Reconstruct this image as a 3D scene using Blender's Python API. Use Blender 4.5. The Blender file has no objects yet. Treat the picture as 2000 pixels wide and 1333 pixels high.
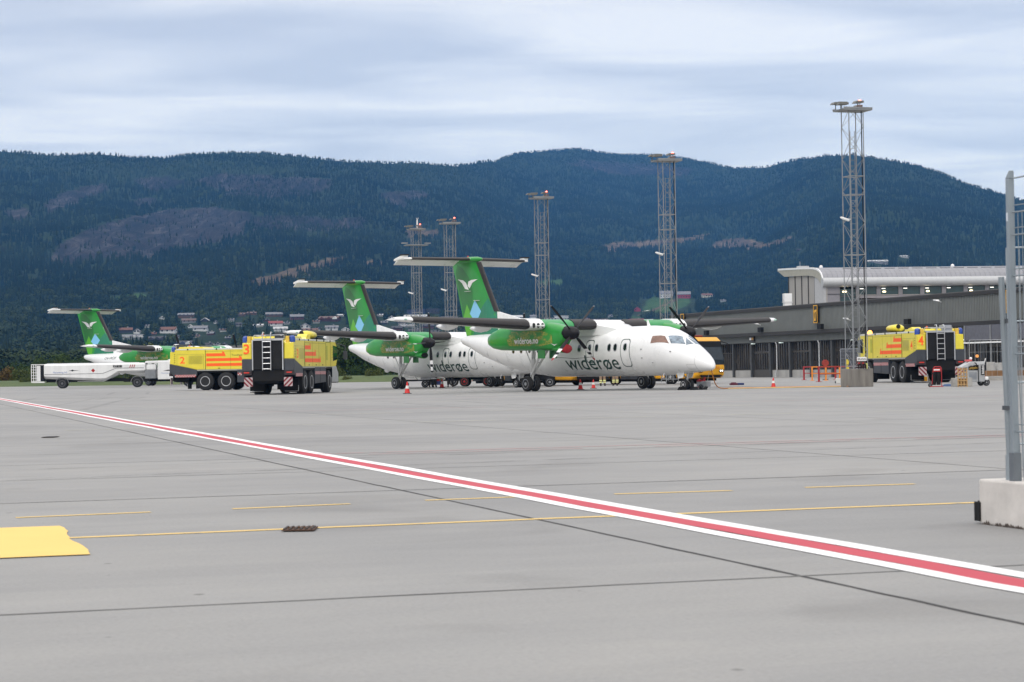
import bpy, bmesh, math, random
import numpy as np
from mathutils import Vector, Matrix
R_=math.radians
sc=bpy.context.scene
# ------------------------------------------------------------------ camera, sky, sun, exposure
CAM_F=4000.0/2000*36; CAM_H=1.17
cam=bpy.data.objects.new('camera',bpy.data.cameras.new('camera')); sc.collection.objects.link(cam); sc.camera=cam
cam.data.sensor_width=36; cam.data.lens=CAM_F; cam.data.clip_start=.1; cam.data.clip_end=20000
_p=math.atan((722.3-666.5)/4000); _r=math.atan(.016)
_F=Vector((0,math.cos(_p),math.sin(_p))); _r0=Vector((1,0,0)); _u0=Vector((0,-math.sin(_p),math.cos(_p)))
_R=_r0*math.cos(_r)-_u0*math.sin(_r); _U=_r0*math.sin(_r)+_u0*math.cos(_r)
M=Matrix((( _R.x,_U.x,-_F.x,0),(_R.y,_U.y,-_F.y,0),(_R.z,_U.z,-_F.z,CAM_H),(0,0,0,1))); cam.matrix_world=M
cam.data.dof.use_dof=True; cam.data.dof.focus_distance=112; cam.data.dof.aperture_fstop=8.0
SUN_EL,SUN_ROT=R_(42),R_(205)
w=bpy.data.worlds.new('World'); sc.world=w; w.use_nodes=True
nt=w.node_tree; N=nt.nodes; L=nt.links; N.clear()
out=N.new('ShaderNodeOutputWorld'); bg=N.new('ShaderNodeBackground'); bg2=N.new('ShaderNodeBackground'); add=N.new('ShaderNodeAddShader')
sky=N.new('ShaderNodeTexSky'); sky.sky_type='NISHITA'; sky.sun_disc=False; sky.sun_elevation=SUN_EL; sky.sun_rotation=SUN_ROT
L.new(sky.outputs[0],bg.inputs[0]); bg.inputs[1].default_value=.05
tc=N.new('ShaderNodeTexCoord'); sep=N.new('ShaderNodeSeparateXYZ'); L.new(tc.outputs['Generated'],sep.inputs[0])
def wm(op,a,b=None,c=None):
    n=N.new('ShaderNodeMath'); n.operation=op
    for i,v in enumerate((a,b,c)):
        if v is None: continue
        if isinstance(v,(int,float)): n.inputs[i].default_value=v
        else: L.new(v,n.inputs[i])
    return n.outputs[0]
zc=wm('MAXIMUM',sep.outputs[2],0.0)
zd=wm('ADD',zc,.055)
cx=wm('DIVIDE',sep.outputs[0],zd); cy=wm('DIVIDE',sep.outputs[1],zd)
comb=N.new('ShaderNodeCombineXYZ'); L.new(wm('MULTIPLY',cx,.30),comb.inputs[0]); L.new(wm('MULTIPLY',cy,.55),comb.inputs[1])
n1=N.new('ShaderNodeTexNoise'); n1.inputs['Scale'].default_value=3.2; n1.inputs['Detail'].default_value=8; n1.inputs['Roughness'].default_value=.46; n1.inputs['Distortion'].default_value=.5
L.new(comb.outputs[0],n1.inputs['Vector'])
cr=N.new('ShaderNodeValToRGB'); L.new(n1.outputs['Fac'],cr.inputs[0])
e=cr.color_ramp.elements; e[0].position=.36; e[0].color=(.575,.57,.615,1); e[1].position=.63; e[1].color=(.99,.935,.875,1)
m=cr.color_ramp.elements.new(.5); m.color=(.745,.725,.735,1)
# overcast dome: brighter towards the zenith, paler at the horizon
hz=N.new('ShaderNodeMix'); hz.data_type='RGBA'
L.new(wm('POWER',wm('SUBTRACT',1.0,zc),14.0),hz.inputs[0]); L.new(cr.outputs[0],hz.inputs[6]); hz.inputs[7].default_value=(1.08,1.02,.95,1)
hz.clamp_factor=True
hm=wm('MULTIPLY',wm('POWER',wm('SUBTRACT',1.0,zc),14.0),.5)
L.new(hm,hz.inputs[0])
zn=N.new('ShaderNodeMix'); zn.data_type='RGBA'; L.new(wm('MINIMUM',wm('MAXIMUM',wm('MULTIPLY',wm('SUBTRACT',zc,.16),4.0),0),1.0),zn.inputs[0]); L.new(hz.outputs[2],zn.inputs[6]); zn.inputs[7].default_value=(.64,.615,.58,1)
L.new(zn.outputs[2],bg2.inputs[0])
SKY_Z=2.45
L.new(wm('ADD',.86,wm('MULTIPLY',wm('MINIMUM',wm('MAXIMUM',wm('SUBTRACT',zc,.18),0),1.0),SKY_Z)),bg2.inputs[1])
L.new(bg.outputs[0],add.inputs[0]); L.new(bg2.outputs[0],add.inputs[1]); L.new(add.outputs[0],out.inputs[0])
sd=bpy.data.lights.new('sun','SUN'); sd.energy=1.0; sd.angle=R_(14); sd.color=(1,.96,.9)
sun=bpy.data.objects.new('sun',sd); sc.collection.objects.link(sun)
_sd=Vector((math.sin(SUN_ROT)*math.cos(SUN_EL),math.cos(SUN_ROT)*math.cos(SUN_EL),math.sin(SUN_EL)))
sun.rotation_euler=_sd.to_track_quat('Z','Y').to_euler()
sc.view_settings.view_transform='Standard'; sc.view_settings.look='None'; sc.view_settings.exposure=0.0; sc.view_settings.gamma=1
sc.render.engine='CYCLES'; sc.cycles.volume_bounces=0; sc.cycles.max_bounces=6; sc.cycles.transparent_max_bounces=16
# ------------------------------------------------------------------ helpers
COL=sc.collection
def at(x,y,Y):
    d=_F+_R*((x-1000)/4000)-_U*((y-666.5)/4000); d=d/d.y
    return Vector((d.x*Y,Y,CAM_H+d.z*Y))
def tag(o,label=None,cat=None,group=None,kind=None):
    if label: o['label']=label
    if cat: o['category']=cat
    if group: o['group']=group
    if kind: o['kind']=kind
    return o
def empty(name,loc=(0,0,0),rz=0,label=None,cat=None,group=None):
    o=bpy.data.objects.new(name,None); COL.objects.link(o); o.location=loc; o.rotation_euler=(0,0,rz); o.empty_display_size=.3
    return tag(o,label,cat,group)
def copy_tree(o,parent=None):
    c=o.copy(); COL.objects.link(c)
    if parent: c.parent=parent
    for ch in list(o.children): copy_tree(ch,c)
    return c
_mats={}
def mat(name,col,rough=.6,metal=0,var=.12,scale=3.0,bump=0,spec=.5,emit=None,es=0,coat=0,alpha=1,streak=False,trans=0,ior=1.45):
    if name in _mats: return _mats[name]
    m=bpy.data.materials.new(name); m.use_nodes=True; t=m.node_tree; b=t.nodes['Principled BSDF']
    b.inputs['Roughness'].default_value=rough; b.inputs['Metallic'].default_value=metal; b.inputs['Specular IOR Level'].default_value=spec
    b.inputs['Coat Weight'].default_value=coat; b.inputs['IOR'].default_value=ior
    if trans: b.inputs['Transmission Weight'].default_value=trans
    if var>0 or bump>0:
        tcn=t.nodes.new('ShaderNodeTexCoord'); mp=t.nodes.new('ShaderNodeMapping'); no=t.nodes.new('ShaderNodeTexNoise')
        t.links.new(tcn.outputs['Object'],mp.inputs[0]); t.links.new(mp.outputs[0],no.inputs['Vector'])
        if streak: mp.inputs['Scale'].default_value=(1,1,.12)
        no.inputs['Scale'].default_value=scale; no.inputs['Detail'].default_value=6; no.inputs['Roughness'].default_value=.62
        mx=t.nodes.new('ShaderNodeMix'); mx.data_type='RGBA'
        mr=t.nodes.new('ShaderNodeMapRange'); mr.inputs[1].default_value=.3; mr.inputs[2].default_value=.7; t.links.new(no.outputs['Fac'],mr.inputs[0]); t.links.new(mr.outputs[0],mx.inputs[0])
        mx.inputs[6].default_value=tuple(c*(1-var) for c in col)+(1,); mx.inputs[7].default_value=tuple(min(1,c*(1+var)) for c in col)+(1,)
        t.links.new(mx.outputs[2],b.inputs['Base Color'])
        rr=t.nodes.new('ShaderNodeMapRange'); rr.inputs[3].default_value=max(0,rough-.08); rr.inputs[4].default_value=min(1,rough+.1); t.links.new(no.outputs['Fac'],rr.inputs[0]); t.links.new(rr.outputs[0],b.inputs['Roughness'])
        if bump:
            bn=t.nodes.new('ShaderNodeBump'); bn.inputs['Strength'].default_value=bump; bn.inputs['Distance'].default_value=.02
            t.links.new(no.outputs['Fac'],bn.inputs['Height']); t.links.new(bn.outputs[0],b.inputs['Normal'])
    else: b.inputs['Base Color'].default_value=tuple(col)+(1,)
    if emit: b.inputs['Emission Color'].default_value=tuple(emit)+(1,); b.inputs['Emission Strength'].default_value=es
    if alpha<1: b.inputs['Alpha'].default_value=alpha
    _mats[name]=m; return m
class MB:
    def __init__(s): s.v=[];s.f=[];s.m=[]
    def add(s,vs,fs,mi=0):
        o=len(s.v); s.v+= [tuple(v) for v in vs]; s.f+=[tuple(i+o for i in f) for f in fs]; s.m+=[mi]*len(fs); return s
    def box(s,x0,x1,y0,y1,z0,z1,mi=0):
        return s.add([(x0,y0,z0),(x1,y0,z0),(x1,y1,z0),(x0,y1,z0),(x0,y0,z1),(x1,y0,z1),(x1,y1,z1),(x0,y1,z1)],[(3,2,1,0),(4,5,6,7),(0,1,5,4),(1,2,6,5),(2,3,7,6),(3,0,4,7)],mi)
    def prism(s,poly,a,b,axis='y',mi=0,mis=None):
        n=len(poly)
        def P(p,t):
            return (p[0],t,p[1]) if axis=='y' else ((t,p[0],p[1]) if axis=='x' else (p[0],p[1],t))
        vs=[P(p,a) for p in poly]+[P(p,b) for p in poly]
        fs=[tuple(range(n)),tuple(range(2*n-1,n-1,-1))]+[(i,i+n,(i+1)%n+n,(i+1)%n) for i in range(n)]
        return s.add(vs,fs,mi)
    def tube(s,p,q,r,n=8,r2=None,mi=0,caps=True):
        p=Vector(p);q=Vector(q); d=(q-p)
        if d.length<1e-6: return s
        d.normalize(); a=d.orthogonal().normalized(); b=d.cross(a); r2=r if r2 is None else r2
        vs=[p+(a*math.cos(t)+b*math.sin(t))*r for t in [2*math.pi*i/n for i in range(n)]]+[q+(a*math.cos(t)+b*math.sin(t))*r2 for t in [2*math.pi*i/n for i in range(n)]]
        fs=[(i,(i+1)%n,(i+1)%n+n,i+n) for i in range(n)]
        if caps: fs+=[tuple(range(n-1,-1,-1)),tuple(range(n,2*n))]
        return s.add(vs,fs,mi)
    def path(s,pts,r,n=6,mi=0):
        for a,b in zip(pts[:-1],pts[1:]): s.tube(a,b,r,n,mi=mi)
        return s
    def lathe(s,prof,o,axis='y',n=20,mi=0):
        # prof: (along, radius)
        o=Vector(o); rings=[]
        for a,r in prof:
            ring=[]
            for i in range(n):
                t=2*math.pi*i/n; c,q=math.cos(t)*r,math.sin(t)*r
                v=Vector((q,a,c)) if axis=='y' else (Vector((a,c,q)) if axis=='x' else Vector((c,q,a)))
                ring.append(o+v)
            rings.append(ring)
        return s.loft(rings,mi)
    def loft(s,rings,mi=0,caps=True,mif=None):
        n=len(rings[0]); vs=[v for r in rings for v in r]; 
        o=len(s.v); s.v+=[tuple(v) for v in vs]
        for k in range(len(rings)-1):
            for i in range(n):
                j=(i+1)%n; s.f.append((o+k*n+i,o+k*n+j,o+(k+1)*n+j,o+(k+1)*n+i)); s.m.append(mif(k,i) if mif else mi)
        if caps:
            s.f.append(tuple(o+i for i in range(n-1,-1,-1))); s.m.append(mi)
            s.f.append(tuple(o+(len(rings)-1)*n+i for i in range(n))); s.m.append(mi)
        return s
    def build(s,name,mats,parent=None,smooth=None,bevel=0,fix=True,loc=None,rz=0):
        me=bpy.data.meshes.new(name); me.from_pydata(s.v,[],s.f)
        if not isinstance(mats,(list,tuple)): mats=[mats]
        for m_ in mats: me.materials.append(m_)
        me.polygons.foreach_set('material_index',s.m)
        if fix:
            b=bmesh.new(); b.from_mesh(me); bmesh.ops.recalc_face_normals(b,faces=b.faces); b.to_mesh(me); b.free()
        if smooth:
            me.shade_smooth(); me.set_sharp_from_angle(angle=R_(smooth))
        o=bpy.data.objects.new(name,me); COL.objects.link(o)
        if parent: o.parent=parent
        if loc is not None: o.location=loc; o.rotation_euler=(0,0,rz)
        if bevel:
            md=o.modifiers.new('b','BEVEL'); md.width=bevel; md.segments=2; md.limit_method='ANGLE'; md.angle_limit=R_(40)
        return o
def box_obj(name,dims,m_,parent,bevel=0): return MB().box(*dims).build(name,m_,parent,bevel=bevel)
def text2d(s,bold=0.0,res=3):
    cu=bpy.data.curves.new('lettering','FONT'); cu.body=s; cu.resolution_u=res; cu.offset=bold; cu.size=1
    o=bpy.data.objects.new('lettering_tmp',cu); COL.objects.link(o); bpy.context.view_layer.update()
    me=bpy.data.meshes.new_from_object(o.evaluated_get(bpy.context.evaluated_depsgraph_get()))
    b=bmesh.new(); b.from_mesh(me); bpy.data.objects.remove(o); bpy.data.curves.remove(cu); bpy.data.meshes.remove(me)
    xs=[v.co.x for v in b.verts]; ys=[v.co.y for v in b.verts]
    return b,(min(xs),max(xs),min(ys),max(ys))
def poly2d(pts):
    b=bmesh.new(); b.faces.new([b.verts.new((x,y,0)) for x,y in pts]); return b
def decal(b,fn,name,m_,parent,step=(.25,.12),thick=0):
    """flat 2D mesh wrapped on a surface: fn(u,v)->(x,y,z)"""
    xs=[v.co.x for v in b.verts]; ys=[v.co.y for v in b.verts]
    for ax,(lo,hi),st in ((0,(min(xs),max(xs)),step[0]),(1,(min(ys),max(ys)),step[1])):
        if not st: continue
        c=math.floor(lo/st)*st+st
        while c<hi:
            co=[0,0,0]; co[ax]=c; no=[0,0,0]; no[ax]=1
            bmesh.ops.bisect_plane(b,geom=b.verts[:]+b.edges[:]+b.faces[:],plane_co=co,plane_no=no); c+=st
    for v in b.verts: v.co=Vector(fn(v.co.x,v.co.y))
    me=bpy.data.meshes.new(name); b.to_mesh(me); b.free(); me.materials.append(m_)
    o=bpy.data.objects.new(name,me); COL.objects.link(o); o.parent=parent
    return o
def sign_text(s,name,m_,parent,origin,ux,uy,w,h,bold=0.0):
    """lettering w x h laid flat; origin lower left, ux/uy unit vectors"""
    b,(x0,x1,y0,y1)=text2d(s,bold); O=Vector(origin);ux=Vector(ux);uy=Vector(uy)
    return decal(b,lambda u,v:O+ux*((u-x0)/(x1-x0)*w)+uy*((v-y0)/(y1-y0)*h),name,m_,parent,step=(0,0))
def ring_strip(pts,wd,fn,name,m_,parent):
    """closed thin outline on a surface"""
    mb=MB(); n=len(pts)
    cx_=sum(p[0] for p in pts)/n; cy_=sum(p[1] for p in pts)/n
    o=[fn(*p) for p in pts]; i_=[]
    for p in pts:
        dx,dy=cx_-p[0],cy_-p[1]; i_.append(fn(p[0]+math.copysign(min(abs(dx),wd),dx),p[1]+math.copysign(min(abs(dy),wd),dy)))
    mb.add(o+i_,[(k,(k+1)%n,(k+1)%n+n,k+n) for k in range(n)]); return mb.build(name,m_,parent,fix=False)
def rrect(x0,x1,y0,y1,r,n=4,sub=5):
    P=[]
    for cx_,cy_,a0 in ((x1-r,y1-r,0),(x0+r,y1-r,90),(x0+r,y0+r,180),(x1-r,y0+r,270)):
        for k in range(n+1):
            t=R_(a0+90*k/n); P.append((cx_+r*math.cos(t),cy_+r*math.sin(t)))
    Q=[]
    for a,b in zip(P,P[1:]+P[:1]):
        m_=max(1,int(math.hypot(b[0]-a[0],b[1]-a[1])/.15))
        for k in range(m_): Q.append((a[0]+(b[0]-a[0])*k/m_,a[1]+(b[1]-a[1])*k/m_))
    return Q
# ------------------------------------------------------------------ shared materials
white=mat('white_paint',(.79,.79,.785),.28,var=.055,scale=1.1,coat=.3)
green=mat('green_paint',(.018,.26,.035),.3,var=.10,scale=1.2,coat=.3)
dgreen=mat('dark_green_paint',(.010,.17,.022),.3,var=.08,coat=.3)
teal=mat('teal_paint',(.012,.19,.10),.3,var=.05,coat=.3)
lgreen=mat('lime_paint',(.10,.42,.02),.3,var=.05,coat=.3)
lblue=mat('light_blue_paint',(.22,.56,.82),.3,var=.03,coat=.3)
navy=mat('lettering_dark_green',(.006,.045,.035),.4,var=0)
black_rub=mat('black_rubber',(.022,.020,.020),.55,var=.2,scale=6)
tyre_m=mat('tyre_rubber',(.018,.018,.019),.8,var=.25,scale=8,bump=.2)
rim_m=mat('rim_grey',(.32,.33,.35),.45,metal=.3,var=.2,scale=9)
alu=mat('bare_metal',(.55,.56,.58),.35,metal=.8,var=.1)
steel=mat('galvanised_steel',(.30,.32,.34),.5,metal=.45,var=.2,scale=5)
dark=mat('chassis_black',(.008,.008,.009),.65,var=.3,scale=4,spec=.3)
glass_d=mat('dark_glass',(.012,.016,.02),.06,var=0,spec=.8)
red_m=mat('red_paint',(.38,.018,.02),.45,var=.12)
orange_m=mat('orange_reflective',(1.0,.12,.008),.45,var=.04)
yellow_m=mat('fluorescent_yellow',(.74,.62,.045),.35,var=.06,scale=1.5,coat=.2)
amber_y=mat('bus_yellow',(.75,.36,.01),.35,var=.06,coat=.2)
grey_d=mat('dark_grey_paint',(.045,.05,.06),.45,var=.15)
white_s=mat('white_sign',(.8,.8,.8),.4,var=.02)
blue_l=mat('blue_lamp',(.008,.05,.30),.15,var=0,coat=.5)
conc=mat('cast_concrete',(.34,.33,.31),.85,var=.22,scale=2.5,bump=.4)
# ------------------------------------------------------------------ ground, apron, markings
def nodes_mat(name): 
    m=bpy.data.materials.new(name); m.use_nodes=True; t=m.node_tree; return m,t,t.nodes['Principled BSDF']
def N_(t,k,**kw):
    n=t.nodes.new(k)
    for a,b in kw.items(): setattr(n,a,b)
    return n
def ramp(t,inp,stops):
    r=t.nodes.new('ShaderNodeValToRGB'); t.links.new(inp,r.inputs[0]); el=r.color_ramp.elements
    el[0].position=stops[0][0]; el[0].color=tuple(stops[0][1])+(1,); el[1].position=stops[-1][0]; el[1].color=tuple(stops[-1][1])+(1,)
    for p,c in stops[1:-1]: q=el.new(p); q.color=tuple(c)+(1,)
    return r.outputs[0]
def noise(t,vec,scale,det=6,rough=.6,dist=0):
    n=t.nodes.new('ShaderNodeTexNoise'); n.inputs['Scale'].default_value=scale; n.inputs['Detail'].default_value=det; n.inputs['Roughness'].default_value=rough; n.inputs['Distortion'].default_value=dist
    t.links.new(vec,n.inputs['Vector']); return n.outputs['Fac']
def mixc(t,fac,a,b,mode='MIX'):
    m=t.nodes.new('ShaderNodeMix'); m.data_type='RGBA'; m.blend_type=mode
    for i,v in ((0,fac),(6,a),(7,b)):
        if isinstance(v,(int,float)): m.inputs[i].default_value=v
        elif isinstance(v,tuple): m.inputs[i].default_value=v+(1,)
        else: t.links.new(v,m.inputs[i])
    return m.outputs[2]
TA=R_(17)
am,t,b=nodes_mat('apron_concrete')
g=N_(t,'ShaderNodeNewGeometry'); mp=N_(t,'ShaderNodeMapping'); mp.inputs['Rotation'].default_value=(0,0,-TA); t.links.new(g.outputs['Position'],mp.inputs[0])
mp2=N_(t,'ShaderNodeMapping'); mp2.inputs['Scale'].default_value=(.45,1.3,1); t.links.new(mp.outputs[0],mp2.inputs[0])
big=noise(t,mp.outputs[0],.11,5,.6); mid=noise(t,mp2.outputs[0],.55,8,.68); fine=noise(t,mp.outputs[0],34,5,.8); sp=noise(t,mp.outputs[0],7,3,.5)
c1=ramp(t,mid,[(.30,(.252,.250,.248)),(.5,(.282,.279,.274)),(.70,(.308,.303,.295))])
c2=mixc(t,.75,c1,ramp(t,big,[(.32,(.80,.80,.81)),(.5,(.97,.97,.97)),(.70,(1.08,1.065,1.04))]),'MULTIPLY')
c3=mixc(t,.6,c2,ramp(t,fine,[(.25,(.68,.68,.68)),(.5,(1,1,1)),(.8,(1.25,1.25,1.25))]),'MULTIPLY')
# small dark oil spots and pitting
c4=mixc(t,ramp(t,sp,[(.74,(0,0,0)),(.80,(.8,.8,.8))]),c3,(.10,.10,.10))
vo=N_(t,'ShaderNodeTexVoronoi'); vo.inputs['Scale'].default_value=.85; vo.inputs['Randomness'].default_value=1; t.links.new(mp.outputs[0],vo.inputs['Vector'])
c4=mixc(t,ramp(t,vo.outputs['Distance'],[(.018,(.75,.75,.75)),(.032,(0,0,0))]),c4,(.09,.088,.085))
st_=noise(t,mp.outputs[0],.42,4,.55,.8); c4=mixc(t,.55,c4,ramp(t,st_,[(.30,(.80,.795,.79)),(.42,(1,1,1)),(.62,(1,1,1)),(.74,(1.10,1.09,1.07))]),'MULTIPLY')
# each slab was poured on its own: faint tone step
br=N_(t,'ShaderNodeTexBrick'); br.offset=0; br.inputs['Scale'].default_value=1; br.inputs['Brick Width'].default_value=6.85; br.inputs['Row Height'].default_value=4.12; br.inputs['Mortar Size'].default_value=0
mp3=N_(t,'ShaderNodeMapping'); mp3.inputs['Location'].default_value=(2.05,.9,0); t.links.new(mp.outputs[0],mp3.inputs[0]); t.links.new(mp3.outputs[0],br.inputs['Vector'])
br.inputs['Color1'].default_value=(.95,.95,.955,1); br.inputs['Color2'].default_value=(1.035,1.03,1.02,1)
c5=mixc(t,.8,c4,br.outputs['Color'],'MULTIPLY')
t.links.new(c5,b.inputs['Base Color']); b.inputs['Roughness'].default_value=.82; b.inputs['Specular IOR Level'].default_value=.35
bn=N_(t,'ShaderNodeBump'); bn.inputs['Strength'].default_value=.25; bn.inputs['Distance'].default_value=.01; t.links.new(fine,bn.inputs['Height']); t.links.new(bn.outputs[0],b.inputs['Normal'])
gm,t,b=nodes_mat('grass_field')
g=N_(t,'ShaderNodeNewGeometry'); a1=noise(t,g.outputs['Position'],.06,6,.6); a2=noise(t,g.outputs['Position'],2.5,5,.7)
c=ramp(t,a1,[(.3,(.045,.075,.018)),(.55,(.08,.11,.03)),(.75,(.13,.13,.05))]); c=mixc(t,.5,c,ramp(t,a2,[(.3,(.5,.5,.5)),(.7,(1.4,1.4,1.4))]),'MULTIPLY')
t.links.new(c,b.inputs['Base Color']); b.inputs['Roughness'].default_value=.95
def sheet(name,pts,z,m_,kind='structure'):
    return tag(MB().add([(x,y,z) for x,y in pts],[tuple(range(len(pts)))]).build(name,m_),kind=kind)
sheet('ground',[(-6000,-400),(6000,-400),(6000,9000),(-6000,9000)],-.35,gm)
APRON=[(-170,-60),(170,-60),(170,262),(10,262),(-12,233),(-45,252),(-75,270),(-170,320)]
ap=MB().prism(APRON,-.34,0,'z').build('apron',am); tag(ap,kind='structure')
# joints: A runs away to the left, B across
ca,sa=math.cos(TA),math.sin(TA)
def AB(a,b_): return (a*ca-b_*sa, a*sa+b_*ca)
jm=mat('joint_sealant',(.032,.030,.029),.75,var=.35,scale=1.4)
jm2=mat('thin_joint',(.13,.128,.125),.8,var=.5,scale=.8)
rnd=random.Random(5)
def inap(x,y): return y>2 and y<232+max(0,-(x+12))*.45-6 and abs(x)<120
def strip(mb,p,q,w,z=.004,seg=.6,wob=.25,maxseg=5,mi=0):
    p=Vector(p);q=Vector(q); d=q-p; Ln=d.length; d.normalize(); n=Vector((-d.y,d.x)); vs=[];fs=[]
    pos=0; i=0
    while True:
        c=p+d*pos; k=w*.5
        o1=k*(1+rnd.uniform(-wob,wob)); o2=k*(1+rnd.uniform(-wob,wob)); off=rnd.uniform(-.15,.15)*w if wob else 0
        vs+=[(c.x+n.x*(o1+off),c.y+n.y*(o1+off),z),(c.x-n.x*(o2-off),c.y-n.y*(o2-off),z)]
        if i: fs.append((2*i-2,2*i-1,2*i+1,2*i))
        if pos>=Ln: break
        st=max(.15,min(maxseg,seg*(.15+abs(c.y)/25))); pos=min(Ln,pos+st); i+=1
    mb.add(vs,fs,mi)
mb=MB()
for k in range(-12,14):
    a=4.83+6.85*k
    strip(mb,AB(a,-30 if k>-3 else 10),AB(a,212 if k>2 else 225),.034 if k==0 else .020,z=.0016 if k%2 else .0019)
Bs=[10.41,15.5,19.6,23.86,28.0,31.7]+[31.7+4.1*i for i in range(1,50)]+[6.3,2.2]
mb2=MB()
for i,bv in enumerate(Bs):
    p,q=AB(-70 if bv>40 else -25,bv),AB(64 if bv>40 else 25,bv)
    if abs(bv-15.5)<.1: continue
    wd=.032 if i in(0,2,3,4) else .024
    strip(mb2 if i not in(2,) else mb,p,q,wd,z=.0023)
ap_j=mb.build('apron_joint',jm,fix=False); tag(ap_j,kind='structure'); tag(mb2.build('apron_joint',jm2,fix=False),kind='structure')
# worn paint materials
def paint(name,col,wear,scale=3.0):
    m,t,b=nodes_mat(name); g=N_(t,'ShaderNodeNewGeometry'); n=noise(t,g.outputs['Position'],scale,7,.7)
    f=ramp(t,n,[(max(0,wear-.06),(0,0,0)),(wear+.06,(1,1,1))]); n2=noise(t,g.outputs['Position'],.7,4,.6)
    cc=mixc(t,n2,tuple(x*.88 for x in col),tuple(min(1,x*1.08) for x in col)); t.links.new(mixc(t,f,(.27,.27,.265),cc),b.inputs['Base Color']); b.inputs['Roughness'].default_value=.7; return m
pw=paint('white_line_paint',(.80,.80,.80),.22); pr=paint('red_line_paint',(.50,.055,.08),.27)
py=paint('yellow_line_paint',(.78,.54,.18),.36,5); pyb=paint('yellow_block_paint',(.80,.54,.15),.15,2)
pf=paint('faded_red_paint',(.46,.15,.16),.42,2.2); pwf=paint('faded_cream_paint',(.52,.49,.38),.40,2)
def line(name,pts,w,m_,z=.0046,kind='structure',wob=.04):
    mb=MB()
    for p,q in pts: strip(mb,p,q,w,z,seg=2,wob=wob,maxseg=20)
    return tag(mb.build(name,m_,fix=False),kind=kind)
D=Vector((-28.46,113.66))-Vector((2.68,10.81)); D.normalize(); Nn=Vector((D.y,-D.x))
P0=Vector((2.68,10.81))-D*14; P1=P0+D*235
def off(o): return (tuple(P0+Nn*o),tuple(P1+Nn*o))
line('white_line_marking',[off(-.19)],.15,pw); line('red_line_marking',[off(-.005)],.215,pr,z=.0048); line('white_line_marking',[off(.19)],.16,pw)
line('yellow_line_marking',[((-3.28,14.84),(-2.75,15.02)),((-2.75,15.02),(0.14,15.98)),((.14,15.98),(4.6,17.28))],.10,py,z=.0036)
dd=[((-4.16,17.09),(-3.11,17.52)),((-2.44,17.75),(-1.46,18.19)),((-.81,18.52),(.21,18.86)),((.93,18.98),(2.04,19.24)),((2.77,19.54),(3.87,19.83)),((-6.1,16.35),(-4.9,16.85)),((4.6,20.0),(5.7,20.3))]
line('yellow_dash_marking',dd,.085,py,z=.0036)
rr=random.Random(3)
poly=[(-5.4,12.6),(-2.78,13.41)]
for i in range(1,14): 
    f=i/14; poly.append((-2.78-.78*f+rr.uniform(-.009,.009)+.02*math.sin(f*9),13.41+2.61*f))
poly+=[(-3.56,16.02),(-6.4,15.2)]
blk=MB().add([(x,y,.0075) for x,y in poly],[tuple(range(len(poly)))]).build('yellow_block_marking',pyb,fix=False); tag(blk,kind='structure')
# fainter rows across the stand
def row(name,b0,a0,a1,ln,gap,w,m_,z=.0062):
    L_=[];a=a0
    while a<a1: L_.append((AB(a,b0),AB(min(a+ln,a1),b0+ .0))); a+=ln+gap
    line(name,L_,w,m_,z)
row('cream_dash_marking',45.5,-8,40,2.0,1.9,.12,pwf); row('cream_dash_marking',56.0,6,40,3,2.2,.14,pwf,z=.0066); row('cream_dash_marking',76,-2,46,3,2.4,.16,pwf)
row('faded_red_marking',28.9,5.9,30,30,1,.07,pf); row('faded_red_marking',28.3,6.5,30,3.2,1.1,.05,pf,z=.0066); row('faded_red_marking',62.0,6,50,12,1.5,.10,pf)
row('faded_red_marking',84.0,9,50,16,5,.12,pf)

def soft(name,col,a0):
    m,t,b=nodes_mat(name); g=N_(t,'ShaderNodeNewGeometry'); n=noise(t,g.outputs['Position'],1.1,7,.75); b.inputs['Base Color'].default_value=tuple(col)+(1,); b.inputs['Roughness'].default_value=.8
    mr=N_(t,'ShaderNodeMapRange'); mr.inputs[1].default_value=.42; mr.inputs[2].default_value=.75; mr.inputs[4].default_value=a0; t.links.new(n,mr.inputs[0]); t.links.new(mr.outputs[0],b.inputs['Alpha']); return m
tyk=soft('tyre_mark_rubber',(.06,.06,.06),.38); mb=MB(); r3=random.Random(12)
for k in range(26):
    a,b_=r3.uniform(-30,45),r3.uniform(12,150); th=r3.choice([TA+R_(90)+r3.uniform(-.25,.25),TA+r3.uniform(-.4,.4),r3.uniform(0,3)]); x,y=AB(a,b_); L_=r3.uniform(6,40)
    for o in (0,r3.choice([1.9,2.4])):
        p=(x-math.sin(th)*o,y+math.cos(th)*o); q=(p[0]+math.cos(th)*L_,p[1]+math.sin(th)*L_)
        if min(p[1],q[1])>9 and max(p[1],q[1])<205: strip(mb,p,q,r3.uniform(.18,.3),.0028+k*.00003,seg=3,wob=.15,maxseg=15)
tag(mb.build('tyre_mark',tyk,fix=False),kind='structure')
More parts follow.
